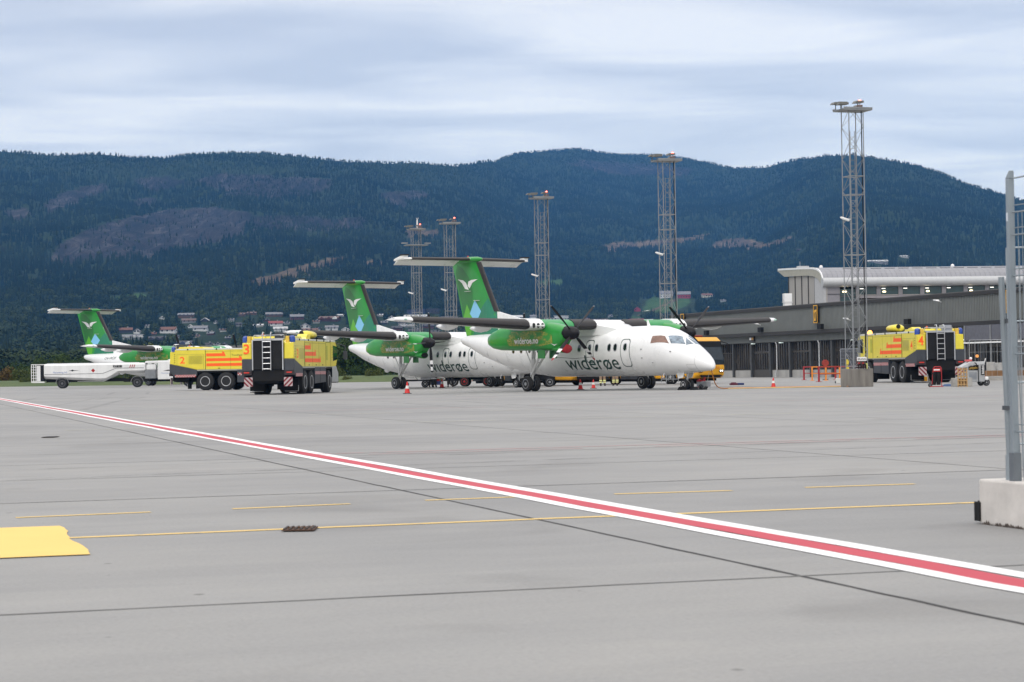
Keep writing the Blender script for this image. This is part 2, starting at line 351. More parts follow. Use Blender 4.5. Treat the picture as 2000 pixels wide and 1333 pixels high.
# ------------------------------------------------------------------ turboprop airliners
FUS=[(-12.06,2.93,.03,.10),(-11.95,2.93,.14,.17),(-11.77,2.90,.22,.24),(-11,2.83,.42,.38),(-9.5,2.58,.74,.66),(-8.1,2.40,.94,.86),(-6.9,2.26,1.08,1.02),(-5.4,2.16,1.20,1.15),(-4.4,2.10,1.26,1.22),(-3,2.04,1.30,1.30),(0,2.03,1.30,1.30),(3,2.03,1.30,1.30),(5.5,2.03,1.30,1.30),(6.42,2.01,1.27,1.26),(7.0,1.955,1.21,1.185),(7.42,1.89,1.15,1.09),(7.8,1.795,1.08,.985),(8.11,1.705,1.0,.875),(8.5,1.61,.88,.75),(8.9,1.52,.74,.62),(9.3,1.42,.56,.49),(9.67,1.31,.37,.34),(9.9,1.22,.21,.21),(10.0,1.17,.11,.12),(10.04,1.14,.02,.02)]
_fl=[f[0] for f in FUS]
def fz(l): return tuple(float(np.interp(l,_fl,[f[k] for f in FUS])) for k in (1,2,3))
def fus_y(l,z,o=.008):
    zc_,ry,rz=fz(l); q=max(0,1-((z-zc_)/rz)**2); return ry*math.sqrt(q)+o
def star(l,z): return (l,-fus_y(l,z),z)
def port(l,z): return (l,fus_y(l,z),z)
def phi_pt(l,a,o=.010):
    zc_,ry,rz=fz(l); return (l,-(ry+o)*math.sin(a),zc_+(rz+o)*math.cos(a))
def quad_wrap(c,name,m_,parent,side=1,n=8):
    P=[]
    cc=[]
    for l,a,isz in c:
        zc_,ry,rz=fz(l)
        cc.append((l,math.acos(max(-1,min(1,(a-zc_)/rz))) if isz else a))
    for i in range(n+1):
        for j in range(n+1):
            u,v=i/n,j/n
            l=(1-u)*(1-v)*cc[0][0]+u*(1-v)*cc[1][0]+u*v*cc[2][0]+(1-u)*v*cc[3][0]; a=(1-u)*(1-v)*cc[0][1]+u*(1-v)*cc[1][1]+u*v*cc[2][1]+(1-u)*v*cc[3][1]
            x,y,z=phi_pt(l,a); P.append((x,y*side,z))
    F=[(i*(n+1)+j,(i+1)*(n+1)+j,(i+1)*(n+1)+j+1,i*(n+1)+j+1) for i in range(n) for j in range(n)]
    return MB().add(P,F).build(name,m_,parent,smooth=60)
AF=[(1,0),(.9,.018),(.7,.048),(.5,.075),(.3,.092),(.15,.085),(.06,.06),(.015,.03),(0,0),(.015,-.022),(.06,-.035),(.15,-.045),(.3,-.05),(.5,-.042),(.7,-.028),(.9,-.008)]
def af_ring(le,chord,y,z,th=1,twist=0): return [Vector((le-x*chord,y,z+q*chord*th)) for x,q in AF]
WING=[(0,1.92,3.10,3.40),(3.9,1.92,3.10,3.40),(5.2,1.88,3.05,3.41),(8.5,1.62,2.35,3.56),(12.2,1.28,1.60,3.72),(12.7,1.12,1.32,3.745),(12.95,.86,.85,3.76)]
def wst(s): return [float(np.interp(s,[w_[0] for w_ in WING],[w_[k] for w_ in WING])) for k in (1,2,3)]
nac_olive=None
def olive():
    m,t,b=nodes_mat('engine_artwork'); tcn=N_(t,'ShaderNodeTexCoord'); mp=N_(t,'ShaderNodeMapping'); mp.inputs['Scale'].default_value=(1,1,1.6); t.links.new(tcn.outputs['Object'],mp.inputs[0])
    n=noise(t,mp.outputs[0],4.5,8,.75,1.5); n2=noise(t,mp.outputs[0],1.4,3,.5)
    c=ramp(t,n,[(.40,(.03,.22,.03)),(.5,(.16,.24,.03)),(.56,(.42,.36,.06)),(.66,(.10,.22,.03))]); c=mixc(t,ramp(t,n2,[(.52,(0,0,0)),(.62,(1,1,1))]),c,(.02,.24,.03))
    t.links.new(c,b.inputs['Base Color']); b.inputs['Roughness'].default_value=.35; return m
ART=olive()
prop_blk=mat('propeller_black',(.009,.008,.010),.5,var=.1,spec=.3); boot_m=mat('deicing_boot_rubber',(.022,.019,.019),.42,var=.2,scale=5,spec=.45)
strap_red=mat('cover_red',(.36,.02,.025),.7,var=.2)
def fin_th(l,z):
    f=(z-3.1)/4.4; le=-7.75-(2.65*f); ch=3.8-1.25*f; u=min(1,max(0,(le-l)/ch)); th=.20-.05*f
    return th*min(1,(math.sqrt(max(u,0))*2.0))*(1-u)**.6*1.05+.01
def wheel(mb_t,mb_r,o,r,w_,n=20):
    x,y,z=o
    mb_t.lathe([(-w_/2,r*.62),(-w_/2,r*.90),(-w_*.36,r*.985),(w_*0,r),(w_*.36,r*.985),(w_/2,r*.90),(w_/2,r*.62)],o,'y',n)
    mb_r.lathe([(-w_/2-.012,.03),(-w_/2-.012,r*.22),(-w_/2+.03,r*.26),(-w_/2+.05,r*.48),(-w_/2-.005,r*.56),(-w_/2-.005,r*.63),(w_/2+.005,r*.63),(w_/2+.005,r*.56),(w_/2-.05,r*.48),(w_/2-.03,r*.26),(w_/2+.012,r*.22),(w_/2+.012,.03)],o,'y',n)
def airliner(loc,yaw,label,prop_ang=45,covers=False,scale=1,reg=None,text=True):
    A=empty('airliner',loc,yaw,label,'airplane','green and white propeller airliners'); A.scale=(scale,)*3
    # fuselage
    n=40; mb=MB()
    mb.loft([[Vector((l,ry*math.sin(2*math.pi*i/n),zc_+rz*math.cos(2*math.pi*i/n))) for i in range(n)] for l,zc_,ry,rz in FUS])
    fu=mb.build('fuselage',white,A,smooth=50)
    # wing root fairing on the roof
    mb=MB(); R=[]
    for l,h_,w_ in [(3.3,3.30,.5),(2.6,3.46,.9),(1.6,3.62,1.1),(0,3.64,1.15),(-1.6,3.52,1.05),(-3.0,3.40,.7),(-3.8,3.28,.3)]:
        R.append([Vector((l,-w_,2.9)),Vector((l,-w_,h_-.12)),Vector((l,-w_*.7,h_)),Vector((l,w_*.7,h_)),Vector((l,w_,h_-.12)),Vector((l,w_,2.9))])
    mb.loft(R).build('wing_fairing',white,A,smooth=50)
    seamk=mat('panel_seam',(.10,.11,.13),.5,var=0)
    for side in (1,-1):
        quad_wrap([(6.55,2.39,1),(7.70,2.36,1),(7.24,2.75,1),(6.50,2.77,1)],'cockpit_window',mat('cockpit_glass_brown',(.22,.13,.10),.12,var=.3,scale=5) if side==1 else glass_d,A,side)
        quad_wrap([(7.80,2.36,1),(8.42,2.30,1),(7.90,2.70,1),(7.40,2.75,1)],'cockpit_window',mat('cockpit_glass',(.20,.25,.30),.08,var=.6,scale=4),A,side)
        quad_wrap([(8.48,2.26,1),(8.60,.08,0),(8.03,.06,0),(7.96,2.68,1)],'windscreen',mat('cockpit_glass',(.30,.38,.46),.08),A,side)
    for l in (.76,1.64,2.24,3.29,3.79,4.60):
        for fn in (star,port):
            w_=MB(); P=rrect(l-.125,l+.125,2.06,2.42,.12); o=[fn(*p) for p in P]; c=fn(l,2.24)
            w_.add(o+[c],[(i,(i+1)%len(P),len(P)) for i in range(len(P))])
            wo=w_.build('cabin_window',glass_d,A,fix=False)
            ring_strip(rrect(l-.16,l+.16,2.02,2.46,.14),.035,fn,'window_frame',mat('window_rim_grey',(.45,.46,.48),.4),wo)
    for l in (-1.3,-2.1,-2.9,-3.7,-4.5,-5.3):
        w_=MB(); P=rrect(l-.125,l+.125,2.06,2.42,.12)
        w_.add([star(*p) for p in P]+[star(l,2.24)],[(i,(i+1)%len(P),len(P)) for i in range(len(P))]); w_.build('cabin_window',glass_d,A,fix=False)
    ring_strip(rrect(4.22,4.98,1.22,2.66,.2),.035,star,'door_outline',navy,A); ring_strip(rrect(1.32,1.98,1.45,2.66,.15),.035,star,'door_outline',navy,A)
    ring_strip(rrect(4.3,5.05,1.15,2.70,.2),.035,port,'door_outline',navy,A); ring_strip(rrect(8.75,9.25,1.05,1.3,.05),.015,star,'hatch_outline',mat('faint_seam',(.5,.5,.5),.5,var=0),A)
    # radome seam, nose vents, small sensors
    mb=MB(); zc_,ry,rz=fz(9.3)
    mb.loft([[Vector((l_,(fz(l_)[1]+.004)*math.sin(2*math.pi*i/40),fz(l_)[0]+(fz(l_)[2]+.004)*math.cos(2*math.pi*i/40))) for i in range(40)] for l_ in (9.22,9.24)],caps=False); mb.build('radome_seam',mat('faint_seam',(.5,.5,.5),.5),A)
    for l_,z_ in ((5.9,2.1),(5.9,1.65),(7.9,1.95),(6.6,1.4)):
        x,y,z=star(l_,z_); MB().box(x-.04,x+.04,y-.03,y+.02,z-.02,z+.03).build('sensor',mat('sensor_grey',(.3,.3,.3),.5),A)
    MB().path([(6.9,-.62,.86),(6.9,-.70,.62)],.02).path([(6.86,-.70,.62),(7.0,-.70,.60)],.02).build('antenna',alu,A)
    for l_ in (-2.4,4.9): MB().prism([(l_,3.3),(l_+.25,3.3),(l_+.05,3.62),(l_-.03,3.62)],-.02,.02).build('antenna',white,A)
    MB().loft([[Vector((-7.2+a,-.0+ .13*k*math.cos(t_),1.28+.2*k*math.sin(t_))) for t_ in [i*math.pi/5 for i in range(10)]] for a,k in ((-.35,.1),(-.2,.8),(.0,1),(.25,.6),(.35,.1))]).build('belly_fairing',white,A,smooth=60)
    # wing
    mb=MB(); st=[(-s,)+tuple(w_) for s,*w_ in WING[::-1]]+[(s,)+tuple(w_) for s,*w_ in WING[1:]]
    mb.loft([af_ring(le,ch,-s,z,1.25) for s,le,ch,z in st]).build('wing',white,A,smooth=40)
    for sg in (1,-1):
        R=[]
        for s in (5.35,8.5,12.15):
            le,ch,z=wst(s); c,k=[],1.25
            pts=[(x,q) for x,q in AF if x<=.16]; pts=[p for p in pts]
            ring=[Vector((le+.012-x*ch*.95,-sg*s,z+q*ch*k*1.10+(.004 if q>0 else -.004))) for x,q in pts]; R.append(ring)
        MB().loft(R).build('deicing_boot',boot_m,A,smooth=40)
        le,ch,z=wst(4.9)
        for dx in (4.55,4.83,5.11):
            MB().loft([[Vector((le+.02-.02*abs(b_),-sg*(dx+.09*math.cos(t_)),z+.02+.13*math.sin(t_))) for t_ in [i*math.pi/6 for i in range(12)]] for b_ in (0,3)]).build('wing_vent',boot_m,A)
        le,ch,z=wst(4.85); MB().loft([af_ring(wst(s)[0]+.03,wst(s)[1]*1.02,-sg*s,wst(s)[2],1.45) for s in (4.45,5.3)]).build('wing_root_cuff',white,A,smooth=40)
        for s in (6.7,9.0):
            le,ch,z=wst(s); te=le-ch
            MB().loft([[Vector((te+a,-sg*(s)+.17*k*math.cos(t_),z-.10-.05*k+.20*k*math.sin(t_))) for t_ in [i*math.pi/6 for i in range(12)]] for a,k in ((1.35,.05),(1.2,.45),(.9,.8),(.4,1),(-.1,.85),(-.5,.4),(-.65,.05))]).build('flap_fairing',white,A,smooth=60)
        MB().lathe([(-.12,.02),(-.06,.05),(.06,.05),(.12,.02)],(1.2,-sg*12.55,3.76),'x',8).build('wingtip_lamp',mat('lamp_clear',(.4,.6,.5),.1),A)
        # green centre panels between fuselage and engine
        MB().loft([af_ring(wst(s)[0]+.015,wst(s)[1]*1.01,-sg*s,wst(s)[2],1.29) for s in (2.5,4.4)]).build('wing_panel',mat('wing_green',(.05,.30,.10),.35,var=.06),A,smooth=40)
        MB().loft([[Vector((wst(s)[0]+.05-x*3,-sg*s,wst(s)[2]+q*4.4)) for x,q in AF if x<=.16] for s in (1.0,2.5)]).build('deicing_boot',boot_m,A,smooth=40)
    # engines
    for sg in (1,-1):
        y0=-sg*3.94; R=[]
        NP=[(-3.82,2.83,2.68,.06),(-3.6,3.0,2.48,.2),(-3.1,3.22,2.30,.35),(-2.4,3.40,2.20,.42),(-1,3.50,2.16,.46),(1.0,3.66,2.13,.46),(2.2,3.56,2.12,.46),(2.75,3.46,2.2,.44),(3.05,3.36,2.5,.40),(3.2,3.30,2.66,.34)]
        for l,zt,zb,hw in NP:
            zc_=(zt+zb)/2; hz_=(zt-zb)/2
            R.append([Vector((l,y0+hw*math.copysign(abs(math.cos(t_))**.62,math.cos(t_)),zc_+hz_*math.copysign(abs(math.sin(t_))**.62,math.sin(t_)))) for t_ in [2*math.pi*i/28 for i in range(28)]])
        na=MB().loft(R).build('engine_nacelle',green,A,smooth=50)
        MB().loft([[Vector((l,y0+w_*math.cos(t_),zc_+h_*math.sin(t_))) for t_ in [2*math.pi*i/18 for i in range(18)]] for l,zc_,w_,h_ in ((1.9,2.3,.3,.14),(2.5,2.22,.33,.2),(2.95,2.2,.32,.22),(3.02,2.2,.28,.18),(2.9,2.2,.24,.15))]).build('air_intake',green,A,smooth=50)
        if covers: MB().loft([[Vector((l,y0+w_*math.cos(t_),2.2+h_*math.sin(t_))) for t_ in [2*math.pi*i/16 for i in range(16)]] for l,w_,h_ in ((2.98,.3,.2),(3.12,.34,.24),(3.22,.28,.2),(3.26,.1,.08))]).build('intake_cover',strap_red,A,smooth=50)
        else: MB().loft([[Vector((l,y0+w_*math.cos(t_),2.2+h_*math.sin(t_))) for t_ in [2*math.pi*i/16 for i in range(16)]] for l,w_,h_ in ((3.0,.25,.16),(3.03,.24,.15))]).build('intake_mouth',dark,A)
        fn_n=lambda l,z:(l,y0-sg*(np.interp(l,[q[0] for q in NP],[q[3] for q in NP])*(1-abs((z-(np.interp(l,[q[0] for q in NP],[q[1] for q in NP])+np.interp(l,[q[0] for q in NP],[q[2] for q in NP]))/2)/((np.interp(l,[q[0] for q in NP],[q[1] for q in NP])-np.interp(l,[q[0] for q in NP],[q[2] for q in NP]))/2))**3.2)**.31+.008),z)
        if sg==1:
            decal(poly2d([(-1.4,2.42),(1.5,2.36),(2.5,2.5),(2.45,2.95),(1.6,3.16),(-1.1,3.16),(-1.5,2.8)]),fn_n,'engine_artwork',ART,na)
            fn2=lambda l,z:tuple(Vector(fn_n(l,z))+Vector((0,-.012,0)))
            bt,(x0,x1,y0_,y1_)=text2d('wideroe.no',.022)
            for v in bt.verts: v.co=Vector((-.82+(v.co.x-x0)/(x1-x0)*2.12,2.50+(v.co.y-y0_)/(y1_-y0_)*.34,0))
            decal(bt,fn2,'engine_lettering',white,na)
            decal(poly2d([(2.35,2.5),(2.62,2.36),(2.85,2.46),(2.63,2.42)]),fn2,'bird_emblem',white,na)
        # propeller
        hz_=3.0; pr_=empty('propeller',(3.67,y0,hz_)); pr_.parent=A
        MB().lathe([(-.5,.34),(-.2,.345),(.0,.33),(.2,.27),(.36,.17),(.44,.07),(.455,.01)],(0,0,0),'x',24).build('spinner',prop_blk,pr_,smooth=50)
        MB().lathe([(-.52,.05),(-.52,.36),(-.47,.36),(-.47,.05)],(0,0,0),'x',24).build('spinner_backplate',dark,pr_,smooth=30)
        for k in range(4):
            a=R_(prop_ang+90*k); rd=Vector((0,math.cos(a),math.sin(a))); td=Vector((0,-math.sin(a),math.cos(a)))
            R=[];rs=(.22,.34,.5,.8,1.15,1.38,1.40,1.55,1.57,1.80,1.82,1.93,1.98)
            for r in rs:
                ch=float(np.interp(r,[.22,.34,.6,1.1,1.6,1.9,1.98],[.12,.15,.24,.30,.27,.19,.08])); th=float(np.interp(r,[.22,.4,.9,1.98],[.11,.07,.035,.012])); tw=R_(float(np.interp(r,[.3,1.98],[18,-4])))
                cd=Vector((1,0,0))*math.cos(tw)+td*math.sin(tw); nd=cd.cross(rd)
                c=rd*r
                R.append([c+cd*ch*.5,c+cd*ch*.2+nd*th*.5,c-cd*ch*.2+nd*th*.5,c-cd*ch*.5,c-cd*ch*.2-nd*th*.5,c+cd*ch*.2-nd*th*.5])
            def mif(kk,i):
                if covers and math.sin(a)<0 and rs[kk]>=1.69: return 2
                if i in (3,4,5) and (1.15<=rs[kk]<1.39 or 1.56<=rs[kk]<1.81): return 1
                if rs[kk]>=1.93: return 3
                return 0
            MB().loft(R,mif=mif).build('blade',[prop_blk,white,strap_red,rim_m],pr_,smooth=45)
        if covers:
            p1=Vector((.1,math.cos(R_(prop_ang+180))*1.75,math.sin(R_(prop_ang+180))*1.75)); p2=Vector((.1,math.cos(R_(prop_ang+270))*1.75,math.sin(R_(prop_ang+270))*1.75)); 
            MB().path([p1,(p1+p2)/2+Vector((0,0,-.08)),p2],.012,5).build('tie_strap',dark,pr_)
        # main gear
        g_=empty('main_gear',(0,y0,0)); g_.parent=A
        MB().tube((.25,0,2.2),(.05,0,.42),.095,12).tube((.25,0,1.7),(.12,0,.95),.125,12).tube((1.25,-.18,2.15),(.1,-.06,.85),.065,8).tube((1.25,.18,2.15),(.1,.06,.85),.065,8).tube((.7,-.12,1.52),(.7,.12,1.52),.03).tube((-.45,0,2.2),(.15,0,1.3),.03).tube((0,-.38,.40),(0,.38,.40),.06,10).build('leg',mat('gear_leg_white',(.55,.55,.54),.4,var=.1,metal=.1),g_,smooth=40)
        MB().path([(.33,.08,2.1),(.2,.09,1.3),(.2,.1,.6)],.014,5).path([(.33,-.08,2.1),(.25,-.1,1.4),(.12,-.1,.6)],.012,5).build('hydraulic_line',dark,g_)
        MB().box(1.15,1.75,-.40,-.36,1.72,2.16).build('gear_door',dgreen,g_); MB().box(1.15,1.75,.36,.40,1.72,2.16).build('gear_door',dgreen,g_)
        for yy in (-.24,.24):
            t_,r_=MB(),MB(); wheel(t_,r_,(0,yy,.405),.405,.26); wt=t_.build('tyre',tyre_m,g_,smooth=40); r_.build('rim',rim_m,wt,smooth=40)
    g_=empty('nose_gear',(7.95,0,0)); g_.parent=A
    MB().tube((.08,0,1.0),(0,0,.28),.06,10).tube((-.5,0,.95),(0,0,.55),.035,8).tube((0,-.22,.27),(0,.22,.27),.04,8).build('leg',alu,g_,smooth=40)
    MB().prism([(-.45,.95),(.2,.95),(.05,.62),(-.3,.58)],.30,.33).build('gear_door',white,g_); MB().prism([(-.45,.95),(.2,.95),(.05,.62),(-.3,.58)],-.33,-.30).build('gear_door',white,g_)
    for yy in (-.17,.17):
        t_,r_=MB(),MB(); wheel(t_,r_,(0,yy,.27),.27,.18); wt=t_.build('tyre',tyre_m,g_,smooth=40); r_.build('rim',mat('rim_light',(.55,.55,.56),.4,metal=.3),wt,smooth=40)
    # fin
    mb=MB(); R=[]
    for z in np.linspace(3.05,7.52,12):
        f=(z-3.1)/4.4; le=-7.75-2.65*f; ch=3.8-1.25*f; us=[0,.02,.06,.14,.3,.5,.62,.8,1]
        R.append([Vector((le-u*ch,fin_th(le-u*ch,z),z)) for u in us]+[Vector((le-u*ch,-fin_th(le-u*ch,z),z)) for u in us[-2:0:-1]])
    fin=mb.loft(R).build('fin',green,A,smooth=35)
    mb=MB().loft([[Vector((l,.23*k*math.cos(t_),7.55+.17*k*math.sin(t_)+ (.04 if l>-12 else 0))) for t_ in [2*math.pi*i/14 for i in range(14)]] for l,k in ((-9.85,.05),(-10.0,.55),(-10.35,.95),(-11.2,1.1),(-12.3,.9),(-12.9,.5),(-13.2,.1))]).build('fin_cap',green,A,smooth=60)
    MB().lathe([(0,.06),(.08,.05),(.12,.01)],(-11.3,0,7.73),'z',8).build('beacon',mat('beacon_red',(.5,.03,.02),.3),A)
    def fs(o_,sg): return lambda l,z:(l,sg*(fin_th(l,z)+o_),z)
    for sg in (-1,1):
        decal(poly2d([(-12.5,6.9),(-12.31,7.4),(-11.68,7.11),(-11.05,6.58),(-10.68,5.85),(-10.68,5.35),(-11.05,4.43),(-11.2,3.2),(-11.4,3.2),(-11.75,4.3),(-12.1,5.6)]),fs(.006,sg),'fin_dark_panel',dgreen,fin)
        decal(poly2d([(-9.2,5.29),(-10.0,4.54),(-10.31,4.02),(-10.75,3.2),(-7.85,3.2),(-8.0,3.95),(-8.3,4.57),(-8.65,4.57)]),fs(.007,sg),'fin_teal_panel',teal,fin)
        decal(poly2d([(-11.34,5.02),(-10.72,4.12),(-10.98,3.2),(-11.45,3.2),(-11.86,4.1)]),fs(.010,sg),'lime_diamond',lgreen,fin)
        decal(poly2d([(-10.46,5.25),(-9.82,4.56),(-10.40,3.88),(-11.04,4.46)]),fs(.012,sg),'blue_diamond',lblue,fin)
        decal(poly2d([(-12.30,6.51),(-11.68,6.43),(-11.37,6.27),(-11.08,5.85),(-11.49,5.92),(-11.81,6.26),(-12.06,6.41)]),fs(.012,sg),'bird_emblem',white,fin)
        decal(poly2d([(-10.16,6.43),(-10.68,6.24),(-10.99,5.93),(-11.2,6.09),(-11.11,6.33),(-10.8,6.41)]),fs(.012,sg),'bird_emblem',white,fin)
        for z_,l_ in ((5.75,-11.1),(5.18,-10.2)): MB().box(l_-.25,l_+.25,sg*.10,sg*.26,z_,z_+.03).build('rudder_hinge',mat('hinge_pale',(.45,.52,.45),.4),fin)
    MB().loft([[Vector((-8.68+1.68*0-2.0*0+dx,w_,z)) for dx,w_ in ((.62,0),(.52,.07),(.2,.13),(.2,-.13),(.52,-.07))] for z in ()] or [[Vector((-8.62-1.72*f+dx,w_,4.52+2.9*f)) for dx,w_ in ((.37,0),(.30,.06),(.0,.11),(-.0,-.11),(.30,-.06))] for f in (0,1)]).build('fin_deicing_boot',boot_m,fin,smooth=50)
    # dorsal fillet
    MB().add([(-8.2,.13,3.1),(-8.2,-.13,3.1),(-8.35,.08,4.5),(-8.35,-.08,4.5),(-4.2,.04,3.62),(-4.2,-.04,3.62),(-2.2,.03,3.30),(-2.2,-.03,3.30)],[(0,2,4,6),(1,7,5,3),(2,3,5,4),(4,5,7,6),(0,1,3,2),(0,6,7,1)]).build('dorsal_fillet',white,A)
    # tailplane with the elevators hanging down
    mb=MB(); TP=[(-4.40,-11.35,.62),(-4.1,-11.15,.85),(-.2,-10.72,1.05),(.2,-10.72,1.05),(4.1,-11.15,.85),(4.40,-11.35,.62)]
    mb.loft([af_ring(le,ch,y,7.60,1.1) for y,le,ch in TP]).build('tailplane',white,A,smooth=40)
    for sg in (1,-1):
        MB().loft([[Vector((le+.015-x*ch*1.3,sg*y,7.60+q*ch*1.45)) for x,q in AF if x<=.16] for y,le,ch in ((.25,-10.72,1.05),(4.0,-11.14,.86))]).build('deicing_boot',boot_m,A,smooth=40)
        MB().loft([[Vector((l0,sg*y,7.60)),Vector((l0-.2,sg*y,7.57)),Vector((l1,sg*y,7.31)),Vector((l1-.02,sg*y,7.29)),Vector((l0-.15,sg*y,7.50)),Vector((l0,sg*y,7.55))] for y,l0,l1 in ((.35,-11.72,-12.28),(3.9,-11.95,-12.42),(4.38,-11.95,-12.50))]).build('elevator',white,A)
        MB().prism([(-11.40,7.62),(-12.45,7.50),(-12.45,7.62),(-11.7,7.80),(-11.35,7.80)],sg*4.12,sg*4.42,'y').build('elevator_horn',white,A,bevel=.03)
        MB().box(-11.75,-11.3,sg*4.10,sg*4.46,7.79,7.86).build('horn_boot',boot_m,A)
    # lettering on the side
    if text:
        bt,(x0,x1,y0_,y1_)=text2d('wıderøe',.004)
        bx,(a0,a1,b0,b1)=text2d('x'); bx.free(); k=(1.60-1.11)/(b1-b0)
        for v in bt.verts: v.co=Vector((-.58+(v.co.x-x0)/(x1-x0)*4.48,1.11+(v.co.y-max(b0,0))*k,0))
        decal(bt,star,'airline_lettering',navy,A,step=(.3,.1))
    if reg:
        bt,(x0,x1,y0_,y1_)=text2d(reg,.004)
        for v in bt.verts: v.co=Vector((-8.6+(v.co.x-x0)/(x1-x0)*1.55,2.62+(v.co.y-y0_)/(y1_-y0_)*.26,0))
        decal(bt,star,'registration_lettering',navy,A)
    return A
airliner((4.16,110.26,0),R_(-53.95),'nearest green-tailed white propeller airliner, red covers tied on its lower propeller tips',45,True)
airliner((-4.44,138.7,0),R_(-52.45),'middle propeller airliner, its nose hidden behind the nearest airliner, no red covers',3,False)
A3=airliner((-39.4,236.8,0),R_(-34.8),'farthest propeller airliner, mostly hidden behind the white fuel tanker',20,False,1.19,reg='LN-WDF')

A3.scale=(1.30,1.19,1.19); A3.location=(-39.4+.821*1.3,236.8-.571*1.3,0)
# ------------------------------------------------------------------ airport fire trucks
yel_grey=mat('pale_roof_rail',(.62,.62,.55),.4,var=.05)
chev_r=mat('chevron_red',(.20,.02,.03),.45); chev_w=mat('chevron_pale',(.50,.42,.42),.45)
def checker(mb,x0,x1,y,z0,z1,n,sgn):
    w_=(x1-x0)/n
    for i in range(n):
        for j in (0,1):
            a,b=z0+(z1-z0)/2*j,z0+(z1-z0)/2*(j+1); mi=(i+j)%2
            mb.add([(x0+i*w_,y,a),(x0+(i+1)*w_,y,a),(x0+(i+1)*w_,y,b),(x0+i*w_,y,b)],[(0,1,2,3)],mi)
def fire_truck(loc,yaw,num,label,lettering=None,monitor=True):
    T=empty('fire_truck',loc,yaw,label,'fire truck','yellow airport fire trucks')
    W=1.43
    # coordinates: x forward from the rear axle, y left, z up
    prof=[(-2.62,1.95),(-.6,1.52),(7.0,1.50),(8.35,1.55),(8.75,2.05),(8.55,2.75),(8.25,3.02),(-2.2,3.05),(-2.55,2.95)]
    body=MB().prism(prof,-W,W).build('body',yellow_m,T,bevel=.05)
    MB().prism([(-2.1,3.05),(.0,3.05),(-.25,3.22),(-2.0,3.22)],-W+.12,W-.12).build('engine_cover',yellow_m,T,bevel=.03)
    for sg in (1,-1):
        MB().box(-2.2,8.1,sg*(W-.10),sg*(W+.012),2.98,3.085).build('roof_rail',yel_grey,T,bevel=.02)
        for x in (-1.3,.9,3.0,4.9,6.6): MB().tube((x,sg*(W-.02),3.03),(x,sg*(W+.05),3.03),.055,8).build('side_lamp',dark,T)
        # lower dark panels
        pd=[(-2.70,1.93),(-2.62,1.95),(-.6,1.52),(-.6,1.12),(-.95,.98),(-2.3,.98),(-2.70,1.35)]
        MB().prism(pd,sg*(W-.05),sg*(W+.03)).build('rear_side_panel',grey_d,T,bevel=.015)
        MB().prism([(2.45,1.50),(5.35,1.50),(5.35,.62),(2.45,.55)],sg*(W-.5),sg*(W+.025)).build('side_locker',grey_d,T,bevel=.02)
        MB().box(3.85,3.88,sg*(W+.02),sg*(W+.032),.6,1.48).build('locker_seam',dark,T)
        MB().box(-.6,7.2,sg*(W-.05),sg*(W+.02),1.44,1.53).build('skirt_trim',mat('trim_pale',(.33,.33,.30),.4),T)
        mb=MB(); y=sg*(W+.036); checker(mb,-2.3,-.7,y,.99,1.17,16,sg); mb.build('checker_band',[chev_w,red_m],T,fix=False)
        mb=MB(); checker(mb,2.5,5.3,sg*(W+.031),1.08,1.26,26,sg); mb.build('checker_band',[chev_w,red_m],T,fix=False)
        MB().prism([(7.05,1.5),(8.35,1.55),(8.9,1.1),(8.85,.6),(7.15,.6)],sg*(W-.4),sg*(W+.01)).build('front_bumper_side',mat('bumper_silver',(.42,.43,.44),.4,metal=.2),T,bevel=.03)
        # engine side grille, number, seams, arrows
        y=sg*(W+.006)
        mb=MB()
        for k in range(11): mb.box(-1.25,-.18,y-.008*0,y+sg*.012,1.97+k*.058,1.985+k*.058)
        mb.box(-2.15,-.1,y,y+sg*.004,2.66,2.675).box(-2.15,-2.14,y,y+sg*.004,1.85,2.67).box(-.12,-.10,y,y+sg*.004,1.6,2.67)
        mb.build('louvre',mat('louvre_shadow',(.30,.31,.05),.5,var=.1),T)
        MB().box(.02,.055,y-sg*.01,y+sg*.004,1.5,3.06).build('body_seam',dark,T)
        for (x1,z0,z1) in ((1.6,2.50,2.72),(2.9,2.14,2.36),(4.15,1.77,1.99)):
            MB().add([(.1,y,z0),(x1,y,z0),(x1-.12,y,z1+.08),(x1-.3,y,z1+.16),(x1-.26,y,z1),(.1,y,z1)],[(0,1,2,3,4,5)]).build('orange_arrow',orange_m,T,fix=False)
        ux=(1,0,0) if sg<0 else (-1,0,0); ox=-1.92 if sg<0 else -1.52
        MB().add([(-2.02,y+sg*.001,1.92),(-1.42,y+sg*.001,1.92),(-1.42,y+sg*.001,2.56),(-2.02,y+sg*.001,2.56)],[(0,1,2,3)]).build('number_backing',mat('number_backing',(.80,.62,.06),.4,var=.03),T,fix=False)
        sign_text(num,'truck_number',orange_m,T,(ox,y+sg*.004,2.0),ux,(0,0,1),.38,.50,.02)
        MB().box(1.95,1.965,y,y+sg*.003,1.55,2.98).box(3.62,3.635,y,y+sg*.003,1.55,2.98).box(.06,5.45,y,y+sg*.003,2.86,2.875).build('locker_seam',mat('seam_olive',(.20,.17,.02),.5),T)
        for hx in (1.0,2.8,4.5): MB().box(hx,hx+.16,y,y+sg*.02,1.60,1.64).build('locker_handle',dark,T)
        # small vents and cab door
        mb=MB()
        for k in range(5): mb.box(-2.36,-2.28,y,y+sg*.006,2.05+.15*k,2.09+.15*k); mb.box(7.2,7.26,y,y+sg*.006,2.05+.15*k,2.09+.15*k)
        mb.build('side_vent',dark,T)
        MB().box(5.45,5.48,y,y+sg*.004,1.5,2.95).box(6.75,6.78,y,y+sg*.004,1.5,2.95).box(5.45,6.78,y,y+sg*.004,2.93,2.95).build('cab_door_seam',dark,T)
